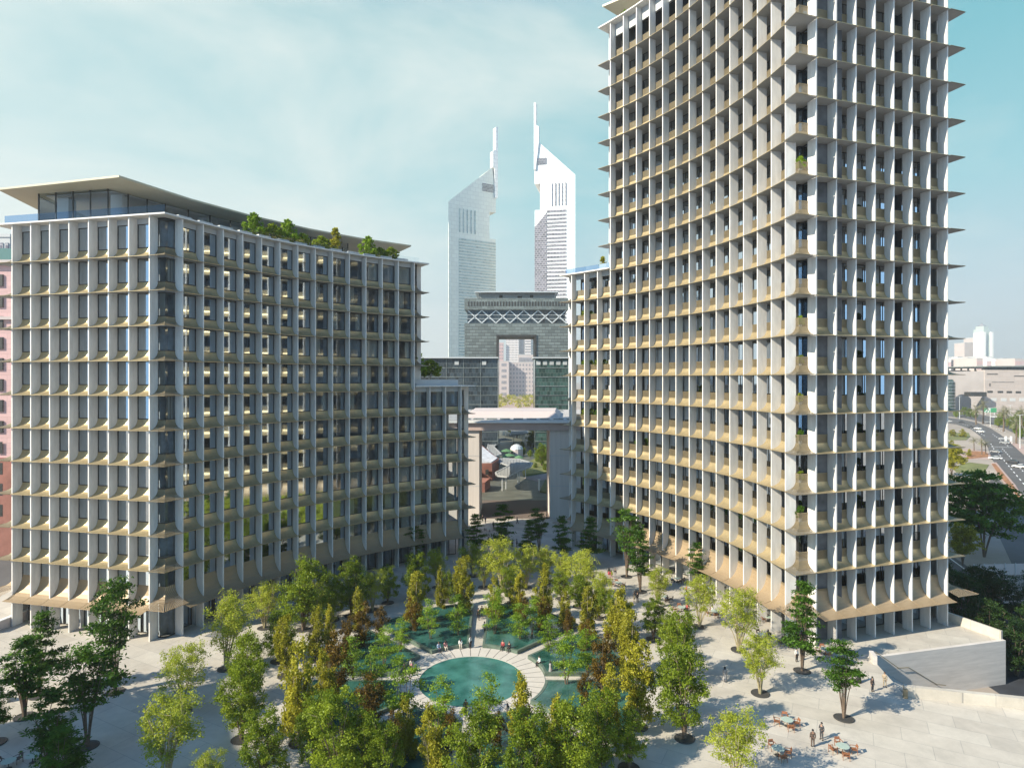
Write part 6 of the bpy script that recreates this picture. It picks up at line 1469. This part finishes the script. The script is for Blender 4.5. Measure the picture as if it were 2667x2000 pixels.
for a in ((300, 465, 215, 'white', 'nearest before the signal gantry'), (278, 440, 215, 'white', 'just behind the white one at the gantry'), (225, 430, 235, 'dark', 'left of the two white ones in the bend'), (142, 388, 245, 'dark', 'far in the bend at the left'), (34, 380, 80, 'white', 'at the tower edge in the bend'), (155, 337, 70, 'dark', 'on the far carriageway beside the lamp'),
          (350, 385, 60, 'silver', 'on the far carriageway under the palms'), (405, 342, 65, 'white', 'on the far carriageway near the green billboard'), (500, 560, 38, 'silver', 'right of the stop line'), (428, 635, 20, 'silver', 'upper of two leaving the crossing'), (418, 690, 75, 'white', 'turning beside the flower strip'), (560, 720, 38, 'dark', 'coming up the avenue, left lane'), (620, 760, 38, 'white', 'coming up the avenue, middle lane'), (470, 352, 60, 'dark', 'far right on the far carriageway'), (255, 322, 70, 'white', 'far carriageway, left of the palms')): car(*a)
# gantry, lamps, billboard
x, y = Q(560, 560); sg = thing('signal_gantry', 'white traffic signal gantry reaching over the avenue', 'traffic light', (x, y, zr))
xa, ya = Q(365, 548); zz = (560 - 517) / 3.19 / F * y
mb = MB(); mb.tube([(0, 0, 0), (0, 0, zz)], .22, 8); mb.build('post', M['white'], sg); mb = MB(); mb.tube([(0, 0, zz), (xa - x, 0, zz)], .28, 8); mb.build('arm', M['white'], sg)
for u in (.08, .5): mb = MB(); mb.box((xa - x) * u - .6, (xa - x) * u + .6, -.4, .0, zz - 1.8, zz + 1.6); mb.build('signal_head', M['white'], sg)
def lamp(zx, zyb, zyt, where, rz=0):
    x, y = Q(zx, zyb); h = (zyb - zyt) / 3.19 / F * y
    t = thing('street_lamp', 'tall pale street lamp ' + where, 'street lamp', (x, y, zr), rz, 'street lamps of the avenue')
    mb = MB(); mb.tube([(0, 0, 0), (0, 0, h)], [.28, .16], 7); mb.build('pole', M['steel'], t)
    for s in (-1, 1): mb = MB(); mb.bar((0, 0, h), (s * 2.2, 0, h + .25), .22); mb.build('lamp_arm', M['steel'], t)
lamp(125, 352, 168, 'beside the glass drum of the mall'); lamp(627, 600, 322, 'at the right picture edge'); lamp(380, 420, 265, 'behind the signal gantry'); lamp(546, 400, 240, 'before the mall wall')
x, y = Q(380, 320); bb = thing('billboard', 'green and white roadside billboard below the mall', 'billboard', (x, y, zr))
w_ = 105 / 3.19 / F * y; h0 = (320 - 300) / 3.19 / F * y; h1 = (320 - 262) / 3.19 / F * y
mb = MB(); mb.box(-w_ / 2, w_ / 2, 0, .5, h0, h1); mb.build('panel', mat('green_print', (.05, .33, .14), .6), bb)
mb = MB(); mb.add([(-w_ / 2, -.05, h0), (-w_ / 2 + w_ * .1, -.05, h0), (-w_ * .03, -.05, h1), (-w_ * .13, -.05, h1)], [(0, 1, 2, 3)]); mb.add([(-w_ * .25, -.05, h0), (-w_ * .12, -.05, h0), (w_ * .02, -.05, h1), (-w_ * .06, -.05, h1)], [(0, 1, 2, 3)]); mb.build('swoosh', M['white'], bb)
for s in (-.35, .35): mb = MB(); mb.tube([(s * w_, .3, 0), (s * w_, .3, h0)], .3, 6); mb.build('post', M['steel'], bb)
# ------------------------------------------------------------------ light, sky, camera
SUN_AZ, SUN_EL = R(26), R(33)          # travel direction in plan (from +X towards +Y) and height
sun = bpy.data.lights.new('sun', 'SUN'); sun.energy = 5.0; sun.angle = R(0.55); sun.color = (1.0, 0.90, 0.725)
so = bpy.data.objects.new('sun', sun); COL.objects.link(so)
d = Vector((math.cos(SUN_AZ) * math.cos(SUN_EL), math.sin(SUN_AZ) * math.cos(SUN_EL), -math.sin(SUN_EL)))
so.rotation_euler = d.to_track_quat('-Z', 'Y').to_euler()
W = bpy.data.worlds.new('World'); S.world = W; W.use_nodes = True
nt = W.node_tree; N = nt.nodes; L = nt.links
bg = N['Background']; bg.inputs['Strength'].default_value = 0.10
sky = N.new('ShaderNodeTexSky'); sky.sky_type = 'NISHITA'; sky.sun_disc = False; sky.sun_elevation = SUN_EL
to_sun = -d; sky.sun_rotation = math.atan2(to_sun.x, to_sun.y)
sky.air_density = 1.0; sky.dust_density = 1.2; sky.ozone_density = 1.0
tc = N.new('ShaderNodeTexCoord'); sx = N.new('ShaderNodeSeparateXYZ'); L.new(tc.outputs['Generated'], sx.inputs[0])
# pale haze band of the lower sky over the clear upper sky
rp_ = N.new('ShaderNodeValToRGB'); e = rp_.color_ramp.elements
e[0].position = 0.0; e[0].color = (0.80, 0.82, 0.81, 1); e[1].position = 0.62; e[1].color = (0.13, 0.46, 0.54, 1)
for pos, c in ((0.10, (0.70, 0.81, 0.82)), (0.26, (0.42, 0.75, 0.77)), (0.42, (0.25, 0.63, 0.68))):
    q = e.new(pos); q.color = (*c, 1)
L.new(sx.outputs['Z'], rp_.inputs[0])
gn = N.new('ShaderNodeMix'); gn.data_type = 'RGBA'; gn.blend_type = 'MULTIPLY'; gn.inputs[0].default_value = 1.0; gn.inputs[7].default_value = (4.95, 4.95, 4.95, 1)
L.new(rp_.outputs[0], gn.inputs[6])
mr = N.new('ShaderNodeMapRange'); mr.interpolation_type = 'SMOOTHSTEP'; mr.inputs['From Min'].default_value = 0.48; mr.inputs['From Max'].default_value = 0.64; mr.inputs['To Min'].default_value = 0.92; mr.inputs['To Max'].default_value = 0.0
L.new(sx.outputs['Z'], mr.inputs[0])
m1 = N.new('ShaderNodeMix'); m1.data_type = 'RGBA'
sg_ = N.new('ShaderNodeMix'); sg_.data_type = 'RGBA'; sg_.blend_type = 'MULTIPLY'; sg_.inputs[0].default_value = 1.0; sg_.inputs[7].default_value = (0.25, 0.75, 1.25, 1)
L.new(sky.outputs[0], sg_.inputs[6]); L.new(mr.outputs[0], m1.inputs[0]); L.new(sg_.outputs[2], m1.inputs[6]); L.new(gn.outputs[2], m1.inputs[7])
bk_ = N.new('ShaderNodeMapRange'); bk_.interpolation_type = 'SMOOTHSTEP'; bk_.inputs['From Min'].default_value = 0.35; bk_.inputs['From Max'].default_value = -0.35
L.new(sx.outputs['Y'], bk_.inputs[0])
zb_ = N.new('ShaderNodeMapRange'); zb_.interpolation_type = 'SMOOTHSTEP'; zb_.inputs['From Min'].default_value = 0.2; zb_.inputs['From Max'].default_value = 0.6; zb_.inputs['To Min'].default_value = 1.0; zb_.inputs['To Max'].default_value = 0.0
L.new(sx.outputs['Z'], zb_.inputs[0])
mb_ = N.new('ShaderNodeMath'); mb_.operation = 'MULTIPLY'; L.new(bk_.outputs[0], mb_.inputs[0]); L.new(zb_.outputs[0], mb_.inputs[1])
m3 = N.new('ShaderNodeMix'); m3.data_type = 'RGBA'; m3.inputs[7].default_value = (2.7, 4.5, 6.4, 1)  # low blue sky behind the camera, added as fill for shaded facades
L.new(mb_.outputs[0], m3.inputs[0]); L.new(m1.outputs[2], m3.inputs[6])
mp = N.new('ShaderNodeMapping'); mp.inputs['Scale'].default_value = (1.3, 1.3, 3.0); mp.inputs['Location'].default_value = (0.7, 0.2, 0.4)
L.new(tc.outputs['Generated'], mp.inputs[0])
n1 = N.new('ShaderNodeTexNoise'); n1.inputs['Scale'].default_value = 1.6; n1.inputs['Detail'].default_value = 9; n1.inputs['Roughness'].default_value = 0.55; n1.inputs['Distortion'].default_value = 0.3
L.new(mp.outputs[0], n1.inputs['Vector'])
ax = N.new('ShaderNodeMath'); ax.operation = 'MULTIPLY_ADD'; ax.inputs[1].default_value = -0.22; L.new(sx.outputs['X'], ax.inputs[0]); L.new(n1.outputs['Fac'], ax.inputs[2])
cr = N.new('ShaderNodeValToRGB'); cr.color_ramp.elements[0].position = 0.36; cr.color_ramp.elements[1].position = 0.72; cr.color_ramp.elements[1].color = (0.85, 0.85, 0.85, 1)
L.new(ax.outputs[0], cr.inputs[0])
up_ = N.new('ShaderNodeMath'); up_.operation = 'MULTIPLY'; L.new(cr.outputs[0], up_.inputs[0])
m2_ = N.new('ShaderNodeMapRange'); m2_.inputs['From Min'].default_value = 0.5; m2_.inputs['From Max'].default_value = 0.8; m2_.inputs['To Min'].default_value = 1.0; m2_.inputs['To Max'].default_value = 0.15
L.new(sx.outputs['Z'], m2_.inputs[0])
fb_ = N.new('ShaderNodeMath'); fb_.operation = 'SUBTRACT'; fb_.use_clamp = True; L.new(m2_.outputs[0], fb_.inputs[0]); L.new(bk_.outputs[0], fb_.inputs[1]); L.new(fb_.outputs[0], up_.inputs[1])
cl_ = N.new('ShaderNodeMix'); cl_.data_type = 'RGBA'; cl_.inputs[7].default_value = (4.6, 4.95, 4.75, 1)
L.new(up_.outputs[0], cl_.inputs[0]); L.new(m3.outputs[2], cl_.inputs[6]); L.new(cl_.outputs[2], bg.inputs['Color'])
cam = bpy.data.cameras.new('camera'); co = bpy.data.objects.new('camera', cam); COL.objects.link(co)
co.location = (0, 0, EYE); co.rotation_euler = (R(90), 0, 0)
cam.sensor_width = 36.0; cam.lens = F / 2667 * 36.0; cam.shift_y = -15.0 / 2667; cam.clip_end = 40000; cam.clip_start = 0.5
S.camera = co
S.view_settings.view_transform = 'Standard'; S.view_settings.look = 'None'; S.view_settings.exposure = 0.92; S.view_settings.gamma = 1.0
S.render.engine = 'CYCLES'
S.cycles.use_denoising = True
S.cycles.max_bounces = 8; S.cycles.diffuse_bounces = 2; S.cycles.glossy_bounces = 3; S.cycles.transparent_max_bounces = 16; S.cycles.transmission_bounces = 4
S.cycles.caustics_reflective = False; S.cycles.caustics_refractive = False
S.cycles.sample_clamp_indirect = 6.0

mb = MB(); mb.box(-3600, 3600, -300, 6100, -9.0, 322.0)
hz = bpy.data.materials.new('air'); hz.use_nodes = True; n_ = hz.node_tree.nodes; l_ = hz.node_tree.links
n_.remove(n_['Principled BSDF']); pv = n_.new('ShaderNodeVolumePrincipled'); pv.inputs['Color'].default_value = (0.86, 0.92, 0.94, 1); pv.inputs['Density'].default_value = 0.00018; pv.inputs['Anisotropy'].default_value = 0.2
l_.new(pv.outputs[0], n_['Material Output'].inputs['Volume'])
tag(mb.build('haze', hz), 'thin pale air haze over the far city', None, None, 'stuff')
S.cycles.volume_bounces = 0; S.cycles.volume_max_steps = 64
